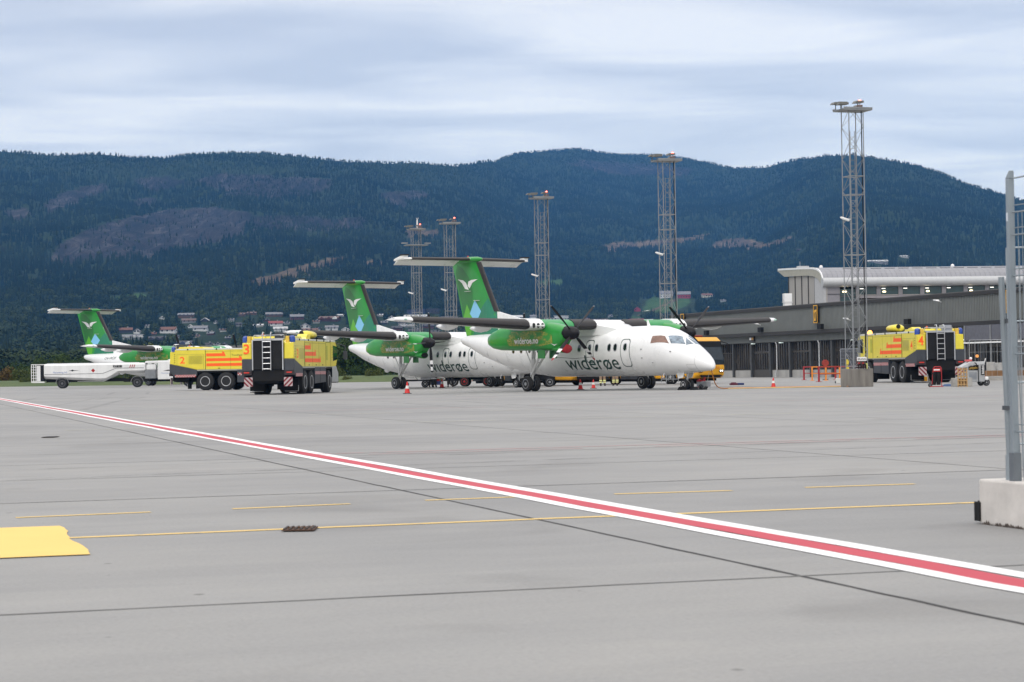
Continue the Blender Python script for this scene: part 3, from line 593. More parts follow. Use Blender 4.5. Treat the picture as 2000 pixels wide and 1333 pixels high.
        MB().add([(5.6,y,1.9),(5.95,y,1.9),(5.95,y,2.75),(5.6,y,2.75)],[(0,1,2,3)]).build('door_recess',mat('recess_yellow',(.42,.42,.04),.5),T,fix=False)
        MB().prism([(7.45,1.85),(8.66,1.95),(8.50,2.72),(7.45,2.78)],sg*(W-.02),sg*(W+.008)).build('cab_window',glass_d,T)
        MB().path([(8.2,sg*W,2.95),(8.9,sg*(W+.45),2.75),(8.9,sg*(W+.45),2.4)],.025).box(8.84,8.96,sg*(W+.33),sg*(W+.56),1.95,2.45).build('mirror',grey_d,T)
        sign_text('airport' if False else 'AVINOR' if False else 'BRANN','crest_lettering',dark,T,(4.5 if sg<0 else 5.0,y,2.58),ux,(0,0,1),.5,.10) if False else None
        # corner panels at the back, lamps
        MB().prism([(-2.70,1.98),(-2.52,1.93),(-2.52,2.86),(-2.66,2.86)],sg*.92,sg*(W+.015)).build('rear_corner_panel',yellow_m,T,bevel=.03)
        MB().prism([(-2.72,1.30),(-2.50,1.30),(-2.50,1.97),(-2.72,1.97)],sg*.90,sg*(W+.04)).build('rear_corner_box',grey_d,T,bevel=.03)
        MB().lathe([(0,.17),(.26,.17),(.34,.13),(.37,.05)],(-2.42,sg*(W-.12),2.88),'z',14).build('blue_lamp',blue_l,T,smooth=50)
        MB().box(-2.62,-2.3,sg*.98,sg*1.18,2.86,3.22).build('lamp_housing',mat('lamp_orange_yellow',(.72,.48,.06),.4),T,bevel=.02)
        MB().box(-2.775,-2.70,sg*1.05,sg*1.35,1.19,1.26).build('tail_lamp',mat('tail_lamp_red',(.45,.03,.025),.25,emit=(1,.1,.05),es=.12),T)
        MB().box(-2.75,-2.60,sg*.92,sg*(W+.04),1.08,1.30).build('lamp_bracket',mat('bracket_dark',(.03,.02,.022),.5),T)
        # chevron board
        cb=MB(); x=-2.70
        cb.box(x,x+.03,sg*.88,sg*1.36,.46,.96,0)
        for k in range(-3,3):
            a=.80+k*.26; pts=[]
            quad=[(a,.46),(a+.13,.46),(a+.13+.5,.96),(a+.5,.96)]
            # clip to board in y
            P=[]
            def clip(poly,lim,keep):
                o_=[]
                for i in range(len(poly)):
                    p,q=poly[i],poly[(i+1)%len(poly)]; ip,iq=keep(p[0]),keep(q[0])
                    if ip: o_.append(p)
                    if ip!=iq:
                        f=(lim-p[0])/(q[0]-p[0]); o_.append((lim,p[1]+f*(q[1]-p[1])))
                return o_
            pl=clip(quad,.88,lambda v:v>=.88)
            if len(pl)>2: pl=clip(pl,1.36,lambda v:v<=1.36)
            if len(pl)>2: cb.add([(x-.004,sg*p[0],p[1]) for p in pl],[tuple(range(len(pl)))],1)
        cb.build('chevron_board',[chev_w,chev_r],T)
        MB().box(-1.35,-1.32,sg*.55,sg*(W-.05),.12,.85).build('mud_flap',dark,T); MB().box(4.95,4.98,sg*.55,sg*(W-.05),.22,.85).build('mud_flap',dark,T)
        MB().path([(-1.37,sg*.6,.18),(-1.37,sg*(W-.05),.18),(-1.37,sg*(W-.05),.5)],.012,5).build('flap_edge',alu,T)
        for x in (0,1.6,6.3):
            w_=empty('wheel',(x,sg*1.22,.665)); w_.parent=T
            t_,r_=MB(),MB(); r=.665; wd=.48
            t_.lathe([(-wd/2,r*.60),(-wd/2,r*.88),(-wd*.38,r*.985),(0,r),(wd*.38,r*.985),(wd/2,r*.88),(wd/2,r*.60)],(0,0,0),'y',32)
            for k in range(36):
                a=2*math.pi*k/36
                t_.tube((math.cos(a)*(r-.015),-wd*.45,math.sin(a)*(r-.015)),(math.cos(a+.08)*(r+.006),wd*.45,math.sin(a+.08)*(r+.006)),.016,4)
            t_.build('tyre',tyre_m,w_,smooth=40)
            s_=-1 if sg<0 else 1
            r_.lathe([(s_*.20,.02),(s_*.20,.10),(s_*.17,.12)],(0,0,0),'y',24).lathe([(s_*.02,.05),(s_*.10,.20),(s_*.10,.27),(s_*.235,.31),(s_*.25,.36),(s_*.22,.41),(s_*.10,.41),(-s_*.1,.3),(-s_*.1,.05)],(0,0,0),'y',28)
            r_.build('rim',mat('wheel_silver',(.42,.43,.45),.4,metal=.3,var=.15),w_,smooth=40)
            hb=MB().lathe([(s_*.10,.19),(s_*.13,.12),(s_*.22,.10),(s_*.24,.02)],(0,0,0),'y',16)
            hb.build('hub',dark,w_,smooth=40)
        MB().prism([(7.1,1.35),(7.0,1.5),(5.5,1.5),(5.4,1.35),(5.45,.9),(5.5,1.45),(7.0,1.45),(7.08,.9)],sg*(W-.4),sg*(W+.03)).build('wheel_arch',dark,T)
    # black chassis
    MB().box(-2.5,8.4,-.55,.55,.62,1.5).box(-2.3,2.5,-W+.05,W-.05,1.32,1.52).box(5.3,7.2,-W+.05,W-.05,1.38,1.5).tube((0,-1,.665),(0,1,.665),.13).tube((1.6,-1,.665),(1.6,1,.665),.13).tube((6.3,-1,.665),(6.3,1,.665),.13).box(-2.65,-1.4,-.9,.9,.75,1.36).build('chassis',dark,T)
    MB().box(8.3,9.0,-W,W,.55,1.25).build('front_bumper',grey_d,T,bevel=.05)
    MB().prism([(8.36,1.56),(8.79,2.06),(8.59,2.76),(8.50,2.76),(8.70,2.06),(8.3,1.60)],-W+.1,W-.1).build('windscreen',glass_d,T)
    for sg in (1,-1): MB().lathe([(0,.10),(.05,.10),(.06,.02)],(9.0,sg*1.1,.9),'x',12).build('headlight',mat('headlamp_glass',(.6,.6,.6),.15),T)
    # rear radiator grille with frame and ladder
    G=empty('rear_grille',(-2.62,0,0)); G.parent=T
    MB().box(-.10,.1,-.84,.84,1.38,2.98).build('radiator',dark,G)
    mb=MB()
    for k in range(26): z=1.45+k*.059; mb.prism([(-.13,z),(-.10,z+.03),(-.09,z+.03),(-.12,z)],-.8,.8)
    mb.build('grille_slat',mat('slat_black',(.03,.03,.032),.4),G)
    MB().box(-.16,-.08,-.88,-.82,1.36,3.0).box(-.16,-.08,.82,.88,1.36,3.0).box(-.161,-.079,-.88,.88,2.98,3.03).build('grille_frame',alu,G)
    Ld=empty('ladder',(-2.86,-.0,0)); Ld.parent=T
    mb=MB()
    for yy in (-.20,.26): mb.path([(.35,yy,3.42),(.12,yy,3.44),(0,yy,3.3),(-.02,yy,1.35)],.028,8)
    mb.build('rail',alu,Ld,smooth=40); mb=MB()
    for k in range(6): mb.tube((-.01,-.20,1.42+k*.30),(-.01,.26,1.42+k*.30),.022,8)
    mb.build('rung',alu,Ld,smooth=40)
    # gear on the roof
    rf=MB(); rr=random.Random(int(num))
    rf.box(-2.5,-1.5,-.85,.85,3.03,3.10)
    for k in range(9): 
        y=rr.uniform(-.8,.8); rf.tube((-2.5+rr.random(),y,3.15+rr.random()*.12),(-1.6,y+rr.uniform(-.3,.3),3.16+rr.random()*.15),.03,6)
    rf.path([(-2.4,-.85,3.28),(-2.4,.85,3.28)],.02).path([(-2.4,.85,3.05),(-2.4,.85,3.28)],.02).path([(-2.4,-.85,3.05),(-2.4,-.85,3.28)],.02).build('roof_pipework',alu,T)
    MB().box(-2.35,-1.7,-.84,-.3,3.1,3.42).build('roof_box',grey_d if num!='4' else mat('box_pale_grey',(.3,.32,.36),.5),T,bevel=.02)
    if monitor:
        MB().loft([[Vector((x,-.25+w_*math.cos(t_),z_+h_*math.sin(t_))) for t_ in [i*math.pi/7 for i in range(14)]] for x,z_,w_,h_ in ((5.0,3.33,.1,.1),(5.1,3.36,.28,.2),(5.5,3.40,.42,.26),(6.6,3.40,.42,.24),(7.0,3.34,.25,.15),(7.1,3.30,.1,.05))]).build('roof_turret',yellow_m,T,smooth=50)
        MB().box(4.7,7.6,-.9,.5,3.06,3.13).tube((6.9,-.6,3.2),(8.3,-.6,3.25),.05).build('turret_base',dark,T)
        MB().tube((5.05,-.1,3.5),(4.95,-.1,3.52),.13,12).build('turret_nozzle',dark,T)
        MB().prism([(2.8,3.06),(3.9,3.06),(3.8,3.35),(3.2,3.42),(2.9,3.3)],-.9,-.3).build('roof_locker',yellow_m,T,bevel=.04)
    else:
        MB().path([(-1.6,1.0,3.2),(-1.95,1.0,3.6)],.04).path([(3.1,1.0,3.1),(2.8,1.0,3.65)],.04).build('whip_aerial',dark,T)
    MB().lathe([(0,.09),(.1,.08),(.16,.03)],(-1.8,.5,3.23),'z',10).build('beacon',mat('beacon_amber',(.5,.08,.01),.2),T)
    # numbers on the corner panels at the back
    for sg in ((1,) if num!='4' else (1,)):
        MB().add([(-2.712,sg*.96,2.28),(-2.712,sg*1.40,2.28),(-2.69,sg*1.40,2.80),(-2.69,sg*.96,2.80)],[(0,1,2,3)]).build('number_backing',mat('number_backing',(.80,.62,.06),.4),T,fix=False)
        sign_text(num,'truck_number',orange_m,T,(-2.722,sg*1.36,2.24),(0,-sg,0),(.03,0,1),.32,.55,.02)
    if lettering: sign_text(lettering,'side_lettering',mat('lettering_olive',(.10,.12,.02),.5,var=0),T,(2.05,-(W+.01),2.50),(1,0,0),(0,0,1),1.5,.14)
    return T
ft2=fire_truck((-22.43,152.4,0),R_(-9.2),'2','yellow airport fire truck numbered 2 seen side on, partly behind fire truck 3','Trondheim lufthavn',monitor=False)
ft3=fire_truck((-13.07,115.1,0),R_(82.75),'3','yellow airport fire truck numbered 3 seen from behind, in front of truck 2')
ft4=fire_truck((24.9,123.6,-.02),R_(98.4),'4','yellow airport fire truck numbered 4 with a lit amber beacon by the terminal')
MB().lathe([(0,.14),(.14,.15),(.24,.09),(.27,.01)],(7.6,.9,3.06),'z',12).build('lit_beacon',mat('beacon_lit',(1,.4,.1),.3,var=0,emit=(1,.30,.04),es=7),ft4)
MB().box(7.3,7.9,.5,1.3,3.02,3.06).build('beacon_mount',dark,ft4)
# ------------------------------------------------------------------ fuel tanker
def small_wheel(parent,x,y,r,wd,rim=rim_m,n=22):
    w_=empty('wheel',(x,y,r)); w_.parent=parent; t_,r_=MB(),MB(); wheel(t_,r_,(0,0,0),r,wd,n); t_.build('tyre',tyre_m,w_,smooth=40); r_.build('rim',rim,w_,smooth=40)
tank_w=mat('tanker_white',(.74,.74,.73),.35,var=.10,scale=1.2,streak=True); 
FT=empty('fuel_tanker',(-45.0,205,0),R_(8),'long white fuel tanker with a stepped tank, parked before the farthest airliner','fuel tanker')
def octo(w_,z0,z1,c=.25): 
    return [(-w_,z0+c),(-w_,z1-c*.7),(-w_+c,z1),(w_-c,z1),(w_,z1-c*.7),(w_,z0+c),(w_-c*1.3,z0),(-w_+c*1.3,z0)]
mb=MB(); TS=[(-1.75,1.05,2.42,1.12),(-1.6,.98,2.46,1.2),(3.6,.70,2.46,1.2),(4.3,.72,2.46,1.2),(4.9,1.05,2.47,1.2),(5.5,1.42,2.48,1.2),(8.0,1.45,2.46,1.2),(8.2,1.5,2.42,1.15)]
mb.loft([[Vector((x,a,b_)) for a,b_ in octo(w_,z0,z1)] for x,z0,z1,w_ in TS]).build('tank',tank_w,FT,smooth=30)
for sg in (1,-1):
    MB().path([(-1.7,sg*1.205,1.42),(4.0,sg*1.205,1.44),(5.3,sg*1.205,1.95),(8.0,sg*1.205,1.95)],.025,6).build('tank_seam',mat('seam_grey',(.2,.2,.21),.5),FT)
    MB().path([(1.5,sg*1.0,.68),(4.1,sg*1.0,.66),(5.6,sg*1.0,1.36)],.03,6).build('lower_rail',alu,FT)
mb=MB()
mb.box(-3.0,-2.92,-1.2,1.2,2.38,2.46).box(-3.0,-1.75,-1.2,-1.14,2.38,2.44).box(-3.0,-1.75,1.14,1.2,2.38,2.44)
for y in (-1.17,1.17):
    mb.box(-3.0,-2.94,y-.03,y+.03,.62,2.4)
    for k in range(6): mb.box(-2.95,-2.55,y-.02,y+.02,.75+k*.28,.79+k*.28)
mb.box(-2.56,-2.50,-1.19,-1.13,.62,2.4).box(-3.0,-1.7,-1.15,1.15,.6,.72)
mb.build('rear_frame',white,FT); MB().box(-2.45,-2.1,-1.14,1.14,.75,2.3).build('pump_cabinet',tank_w,FT); MB().box(-2.1,-1.76,-1.1,1.1,.75,2.35).build('cabinet_recess',dark,FT)
MB().box(-3.02,-2.96,-1.0,-.7,.62,.78).build('tail_lamp',red_m,FT)
MB().box(-1.6,6.2,-.5,.5,.62,.95).box(6.0,12.0,-.45,.45,.55,.9).box(6.9,8.6,-1.1,1.1,.62,1.0).box(11.0,13.5,-1.1,1.1,.45,.75).build('chassis',dark,FT)
for x,y in ((0,-1.0),(0,1.0),(.0,-.72),(7.35,-1.0),(7.35,1.0),(12.4,-1.0),(12.4,1.0)): small_wheel(FT,x,y,.50,.30,mat('dull_rim',(.13,.13,.14),.5,metal=.3))
for x in (0,7.35):
    for sg in (1,-1):
        MB().loft([[Vector((x+r*math.cos(a),sg*y,.5+r*math.sin(a))) for r,y in ((.60,.75),(.60,1.2),(.64,1.2),(.64,.75))] for a in [math.pi*i/12 for i in range(13)]]).build('mudguard',mat('mudguard_grey',(.25,.25,.26),.5),FT)
MB().box(8.15,9.2,-1.2,1.2,.85,1.7).build('side_tool_box',mat('box_grey',(.2,.21,.22),.5),FT,bevel=.03)
MB().box(8.25,9.25,-1.1,1.1,1.7,2.3).build('reel_cabinet',tank_w,FT,bevel=.12)
MB().prism([(8.15,2.5),(8.25,2.62),(10.9,2.66),(11.0,2.55),(11.0,2.4),(8.15,2.4)],-1.18,1.18).build('platform_roof',white,FT,bevel=.03)
cabp=MB().prism([(9.4,.75),(10.95,.75),(10.95,2.5),(10.8,2.58),(9.5,2.58),(9.4,2.5)],-1.22,1.22).build('equipment_cabinet',tank_w,FT,bevel=.05)
MB().prism([(11.1,.7),(13.6,.7),(13.7,1.5),(13.3,2.5),(11.1,2.6)],-1.2,1.2).build('cab',white,FT,bevel=.05)
MB().prism([(11.6,1.6),(13.4,1.6),(13.2,2.35),(11.6,2.4)],-1.215,1.215).build('cab_window',glass_d,FT)
y=-1.23
MB().add([(5.0,y+.02,2.02),(5.9,y+.02,2.02),(5.9,y+.02,2.24),(5.0,y+.02,2.24)],[(0,1,2,3)]).build('plate',dark,FT,fix=False)
y=-1.212
sign_text('JET A-1','fuel_lettering',white,FT,(5.06,y-.008,2.06),(1,0,0),(0,0,1),.78,.14)
sign_text('Flytanking AS','tank_lettering',mat('lettering_blue',(.12,.20,.45),.5,var=0),FT,(-.85,y,1.48),(1,0,0),(0,0,1),1.35,.20)
sign_text('Flytanking AS','cabinet_lettering',mat('lettering_blue',(.12,.20,.45),.5),FT,(9.75,y-.02,1.30),(1,0,0),(0,0,1),.95,.13)
MB().add([(.55,y,1.72),(.9,y,1.80),(1.05,y,1.87),(1.15,y,1.80),(1.75,y,1.78),(1.15,y,1.74),(1.0,y,1.68),(.9,y,1.75)],[(0,1,2,3,4,5,6,7)]).add([(9.9,y-.02,1.6),(10.2,y-.02,1.66),(10.5,y-.02,1.72),(10.8,y-.02,1.62),(10.5,y-.02,1.60)],[(0,1,2,3,4)]).build('aircraft_emblem',dark,FT,fix=False)
MB().add([(2.85,y,1.75),(3.05,y,1.95),(3.25,y,1.75),(3.05,y,1.55)],[(0,1,2,3)]).build('hazard_diamond',red_m,FT,fix=False)
mb=MB()
for k in range(3): mb.add([(6.6+k*.2,y,1.98),(6.68+k*.2,y,1.98),(6.80+k*.2,y,2.28),(6.72+k*.2,y,2.28)],[(0,1,2,3)])
mb.build('red_stripe',red_m,FT,fix=False); MB().box(-1.5,7.5,-.8,-.74,2.44,2.52).box(-1.5,7.5,.74,.8,2.44,2.52).build('roof_rail',alu,FT)
MB().box(11.8,12.0,-1.23,-1.2,.9,1.1).build('marker_plate',amber_y,FT)
# ------------------------------------------------------------------ coaches
def coach(loc,yaw,label,lit=True):
    C=empty('coach',loc,yaw,label,'bus','yellow airport coaches'); W=1.27
    MB().prism([(-9.2,.38),(2.3,.38),(2.62,.55),(2.68,1.1),(2.62,1.6),(2.35,2.9),(2.0,3.15),(-8.9,3.15),(-9.2,2.9)],-W,W).build('body',amber_y,C,bevel=.10)
    for sg in (1,-1): MB().prism([(-8.9,1.45),(2.45,1.45),(2.28,2.75),(-8.9,2.75)],sg*(W-.02),sg*(W+.012)).build('side_glass',glass_d,C)
    MB().prism([(2.60,1.22),(2.66,1.22),(2.655,1.62),(2.40,2.88),(2.33,2.88)],-W+.06,W-.06).build('windscreen',mat('coach_glass',(.03,.04,.05),.08),C,bevel=.01)
    MB().prism([(2.47,2.48),(2.50,2.48),(2.41,2.87),(2.36,2.87)],-W+.1,W-.1).build('destination_band',dark,C)
    for sg in (1,-1):
        MB().loft([[Vector((2.66+.02*k,sg*(.95+.24*math.cos(t_)*k),.86+.10*math.sin(t_)*k)) for t_ in [i*math.pi/6 for i in range(12)]] for k in (1,.9)]).build('headlight_housing',dark,C)
        for q in (.86,1.02): MB().lathe([(0,.055),(.02,.05),(.03,.01)],(2.685,sg*q,.87),'x',10).build('headlight',mat('headlight_lit',(.9,.9,.85),.2,var=0,emit=(1,.95,.85),es=2.5) if lit else alu,C)
        MB().lathe([(0,.05),(.02,.05)],(2.64,sg*.95,.55),'x',8).build('fog_lamp',dark,C)
        MB().tube((2.1,sg*1.27,2.9),(2.75,sg*1.5,2.7),.03).box(2.7,2.8,sg*1.4,sg*1.58,2.1,2.65).build('mirror',dark,C)
        for x in (0,-5.9):
            MB().lathe([(-.02,.02),(-.02,.60),(.02,.60),(.02,.02)],(x,sg*(W-.005),.5),'y',24).build('wheel_arch',dark,C)
            small_wheel(C,x,sg*1.12,.50,.32,mat('coach_rim',(.5,.5,.5),.4,metal=.3))
        for x in (-2.2,-4.0,.75): MB().box(x,x+.10,sg*W,sg*(W+.015),.86,.94).build('side_marker',mat('marker_lit',(1,.6,.2),.3,var=0,emit=(1,.6,.25),es=3),C)
        MB().box(-3.4,-3.37,sg*W,sg*(W+.004),.42,1.42).box(-1.6,-1.57,sg*W,sg*(W+.004),.42,1.42).build('locker_seam',dark,C)
    MB().box(2.60,2.70,-.85,.85,.42,.60).build('lower_grille',dark,C)
    MB().loft([[Vector((2.67+.01*k,.16*math.cos(t_),.93+.07*math.sin(t_))) for t_ in [i*math.pi/6 for i in range(12)]] for k in (0,1)]).build('emblem',mat('emblem_pale',(.6,.6,.6),.3),C)
    MB().box(-2.5,1.2,-.7,.7,3.15,3.32).build('roof_unit',mat('roof_unit_red',(.16,.02,.015),.5),C,bevel=.08)
    if lit: sign_text('52','fleet_number',mat('fleet_red',(.6,.06,.02),.4),C,(2.69,.45,1.02),(0,1,0),(0,0,1),.32,.14)
    MB().box(-9,2,-1.1,1.1,.2,.4).build('chassis',dark,C)
    x1=-2.45 if lit else -.75
    for sg in (1,-1):
        for a,b_ in ((-9.15,-6.55),(-5.25,x1)): MB().box(a,b_,sg*(W-.03),sg*(W+.006),.36,1.12).build('lower_skirt',grey_d,C)
    if not lit: MB().box(2.58,2.72,-.95,.95,.38,1.15).build('front_bumper',dark,C,bevel=.02)
    return C
coach((11.75,140.0,0),R_(-53),'yellow coach with lit headlights, front showing past the nose of the nearest airliner')
coach((3.6,143,0),R_(-53),'yellow coach hidden behind the fuselage of the nearest airliner',False)
# ------------------------------------------------------------------ lattice floodlight masts
mast_m=mat('mast_galvanised',(.26,.27,.28),.5,metal=.35,var=.2,scale=2)
def mast(X,Y,label,top=14.25,extra=False,det=True,concrete=True,dz=0):
    T=empty('floodlight_mast',(X,Y,0),R_(18.4),label,'mast','steel lattice floodlight masts')
    a=.41; zb=.95 if concrete else .3
    if concrete:
        MB().box(-.62,.62,-.62,.62,0,.93).build('concrete_base',mat('base_concrete',(.20,.185,.165),.9,var=.3,scale=3,bump=.4,streak=True),T,bevel=.03)
    mb=MB()
    cs=[(-a,-a),(a,-a),(a,a),(-a,a)]
    for x,y in cs: mb.tube((x,y,zb-.1),(x,y,top),.027,6)
    mb.build('mast_leg',mast_m,T)
    mb=MB(); n=int((top-zb)/.83); h=(top-zb)/n
    for i in range(n):
        z0=zb+i*h; z1=z0+h
        for k in range(4):
            p,q=cs[k],cs[(k+1)%4]
            if (i+k)%2: p,q=q,p
            mb.tube((p[0],p[1],z0),(q[0],q[1],z1),.012,4,caps=False)
            
    for z in (zb+.1,top-3.4,top-4.35,(top+zb)/2-.8):
        for k in range(4): p,q=cs[k],cs[(k+1)%4]; mb.tube((p[0],p[1],z),(q[0],q[1],z),.022,5)
    mb.build('lattice_brace',mast_m,T)
    mb=MB()
    for x in (.10,.36): mb.tube((x,a+.05,zb),(x,a+.05,top-1),.018,5)
    z=zb+.3
    while z<top-1: mb.tube((.10,a+.05,z),(.36,a+.05,z),.012,4,caps=False); z+=.3
    mb.build('ladder',mast_m,T)
    MB().tube((a+.06,-.1,zb),(a+.06,-.1,top),.03,5).build('cable_run',dark,T)
    MB().box(-.80,.85,-.6,.6,top-.02,top+.05).box(-.8,.85,-.62,-.59,top+.05,top+.13).box(-.8,.85,.59,.62,top+.05,top+.13).build('platform',mast_m,T)
    lamp_m=mat('lamp_housing_grey',(.15,.15,.14),.6,var=.2)
    for i,(x,y,z,l) in enumerate([(-.8,-.4,.22,.6),(-.55,.2,.34,.6),(.15,-.35,.34,.5),(-1.0,-.1,.27,.45),(.5,.35,.22,.4)]):
        f=MB(); f.prism([(x-l/2,top+z),(x+l/2,top+z+.03),(x+l/2,top+z+.13),(x-l/2+.1,top+z+.12)],y-.2,y+.2).tube((x,y,top),(x,y,top+z),.025,5); f.build('floodlight',lamp_m,T)
    MB().tube((.45,0,top),(.45,0,top+.42),.02,5).build('lamp_stem',mast_m,T)
    MB().lathe([(0,.05),(.03,.075),(.12,.075),(.17,.03)],(.45,0,top+.42),'z',10).build('obstruction_lamp',mat('obstruction_red',(1,.2,.15),.3,var=0,emit=(1,.13,.08),es=9),T)
    cz=zb+ (top-zb)*.58
    MB().loft([[Vector((-a-.55+d,-a-.1+.07*k*math.cos(t_),cz+.07*k*math.sin(t_)-d*.3)) for t_ in [i*math.pi/4 for i in range(8)]] for d,k in ((-.1,.4),(0,1),(.35,1),(.42,.5))]).tube((-a-.2,-a-.1,cz-.05),(-a,-a,cz-.05),.02).build('camera_head',white,T)
    if extra:
        MB().box(-1.1,1.1,-.7,.7,top-1.6,top-1.52).box(-1.5,-.9,-.2,.2,top-1.4,top-1.3).box(.9,1.5,-.2,.2,top-1.4,top-1.3).build('platform',mast_m,T)
        MB().tube((.15,0,top),(.15,0,top+1.0),.10,8,r2=.06).tube((.15,0,top+1.0),(.05,0,top+1.2),.02).tube((.15,0,top+1.0),(.28,0,top+1.2),.02).build('radio_antenna',white,T)
    return T
M1=mast(17.75,105.6,'nearest and tallest-looking lattice mast, standing on a concrete block beside fire truck 4')
mast(9.98,130,'lattice mast behind the nose and far propeller of the nearest airliner',concrete=False)
mast(2.4,157,'lattice mast rising just right of the tail of the nearest airliner',concrete=False)
mast(-5.4,182.5,'lattice mast directly behind the tail of the nearest airliner',concrete=False)
mast(-9.5,206,'farthest lattice mast, with a white antenna and two platforms',top=15.4,extra=True,concrete=False)
# ------------------------------------------------------------------ low terminal building
clad=mat('corrugated_cladding',(.165,.175,.168),.55,var=.10,scale=.6,metal=.1); band_m=mat('dark_band',(.028,.026,.026),.6,var=.2)
plinth_m=mat('plinth_concrete',(.36,.35,.33),.85,var=.18,scale=1.5,streak=True); mull=mat('mullion_dark',(.055,.05,.045),.5,var=.2)
tg,t,b=nodes_mat('terminal_glass'); g=N_(t,'ShaderNodeNewGeometry'); mp=N_(t,'ShaderNodeMapping'); mp.inputs['Scale'].default_value=(1,1,.5); t.links.new(g.outputs['Position'],mp.inputs[0]); t.links.new(ramp(t,noise(t,mp.outputs[0],1.1,6,.7,.6),[(.35,(.008,.009,.012)),(.5,(.025,.026,.032)),(.6,(.06,.05,.042)),(.72,(.12,.11,.11))]),b.inputs['Base Color']); b.inputs['Roughness'].default_value=.12; b.inputs['Specular IOR Level'].default_value=.55  # noise in the base colour stands for patchy reflections and lights behind the glass
B=empty('terminal_building',(38.4,161.8,0),R_(108),'long low terminal with dark corrugated cladding above a glass front','building')
S0,S1=-80,67.5
box_obj('gutter_line',(S0,S1,.10,.16,6.60,6.70),band_m,B)
def corr(name,z0,z1,y,p=.25,m_=clad,s0=S0,s1=S1):
    vs=[];fs=[]; n=int((s1-s0)/p); i=0
    for k in range(n):
        x=s0+k*p
        for dx,dy in ((0,0),(p*.55,0),(p*.60,-.07),(p*.95,-.07)): vs+=[(x+dx,y+dy,z0),(x+dx,y+dy,z1)]
    fs=[(2*i,2*i+2,2*i+3,2*i+1) for i in range(len(vs)//2-1)]
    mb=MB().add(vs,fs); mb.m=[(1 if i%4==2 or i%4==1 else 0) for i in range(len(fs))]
    return mb.build(name,[m_,mat('cladding_groove',(.05,.055,.055),.6,var=.1)],B,fix=False)  # dark panel joints, with recess shade put into the colour for rib contrast
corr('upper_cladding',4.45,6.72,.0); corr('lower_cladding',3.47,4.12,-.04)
box_obj('upper_wall',(S0,S1,-14,-.07,4.1,6.7),band_m,B); box_obj('roof_edge',(S0-.1,S1+.1,-14.1,.10,6.70,6.86),band_m,B); box_obj('roof',(S0,S1,-14,-.2,6.86,6.95),mat('roof_felt',(.12,.12,.12),.9),B)
box_obj('fascia_band',(S0,S1,-.06,.42,4.12,4.45),band_m,B); box_obj('lower_beam',(S0,S1,-.6,-.10,3.40,4.1),band_m,B)
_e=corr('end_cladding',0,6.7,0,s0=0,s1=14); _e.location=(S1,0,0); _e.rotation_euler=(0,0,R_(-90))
box_obj('floor_slab',(S0,S1,-14,-.5,.0,.12),conc,B)
box_obj('back_wall',(S0,S1,-13.9,-9,.12,3.4),mat('interior_dark',(.05,.045,.04),.8,var=.4,scale=.4),B)
rr=random.Random(8); first=None
n=0; s=29.2-4.45*24
while s<S1-1:
    e_=min(s+4.45,S1)
    if s>S0:
        x0,x1=s+.14,e_-.14
        door=(abs(s-33.5)<.9 or abs(s+6)<1.5) and False
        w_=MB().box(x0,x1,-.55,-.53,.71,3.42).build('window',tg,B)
        mb=MB()
        k=x0
        while k<x1: mb.box(k-.03,k+.03,-.53,-.45,.71,3.42); k+=.52+rr.uniform(-.08,.08)
        mb.box(x0,x1,-.53,-.47,.70,.78); 
        if rr.random()<.6: mb.box(x0,x1,-.53,-.48,2.35+rr.random()*.2,2.42+rr.random()*.2)
        mb.build('mullion',mull,w_)
        if abs(s-(29.2+4.45*3))>.1: box_obj('plinth',(x0,x1,-.60,-.40,0,.70),plinth_m,B)
        else: box_obj('door',(x0,x1,-.6,-.42,0,.70),mull,B)
    MB().box(s-.14,s+.14,-.60,-.20,0,3.45).build('column',mat('column_dark',(.05,.052,.055),.5,var=.15),B)
    s+=4.45
for s in (31.6,40.8,54.3,22.7,13.8):   # rain pipes
    MB().path([(s,.02,3.45),(s-.06,-.1,3.2),(s-.06,-.1,.75),(s+.25,-.1,.30),(s+.30,-.1,0)],.055,7).build('rain_pipe',mat('pipe_white',(.55,.56,.57),.4),B,smooth=40)
for s in (56.3,42.9,29.8,13.4,-2):
    box_obj('floodlight_box',(s-.38,s+.38,.42,.75,4.47,4.95),dark,B,bevel=.02)
for s,z in ((61,3.38),(46.5,3.38),(40,3.38),(25,3.38),(18,3.38),(5.2,3.0)): box_obj('canopy_lamp',(s-.25,s+.25,-.35,-.1,z-.04,z+.05),mat('lamp_lit_pale',(.8,.85,.8),.4,var=0,emit=(.8,.95,.9),es=.7),B)
for s,z in ((24.8,5.25),(8.6,6.3),(44,5.3),(60,5.3)):
    MB().tube((s,.05,z-.1),(s,.5,z+.02),.03).prism([(s-.3,z-.02),(s+.25,z+.06),(s+.28,z+.14),(s-.2,z+.1)],.4,.7).build('wall_lamp',white,B)
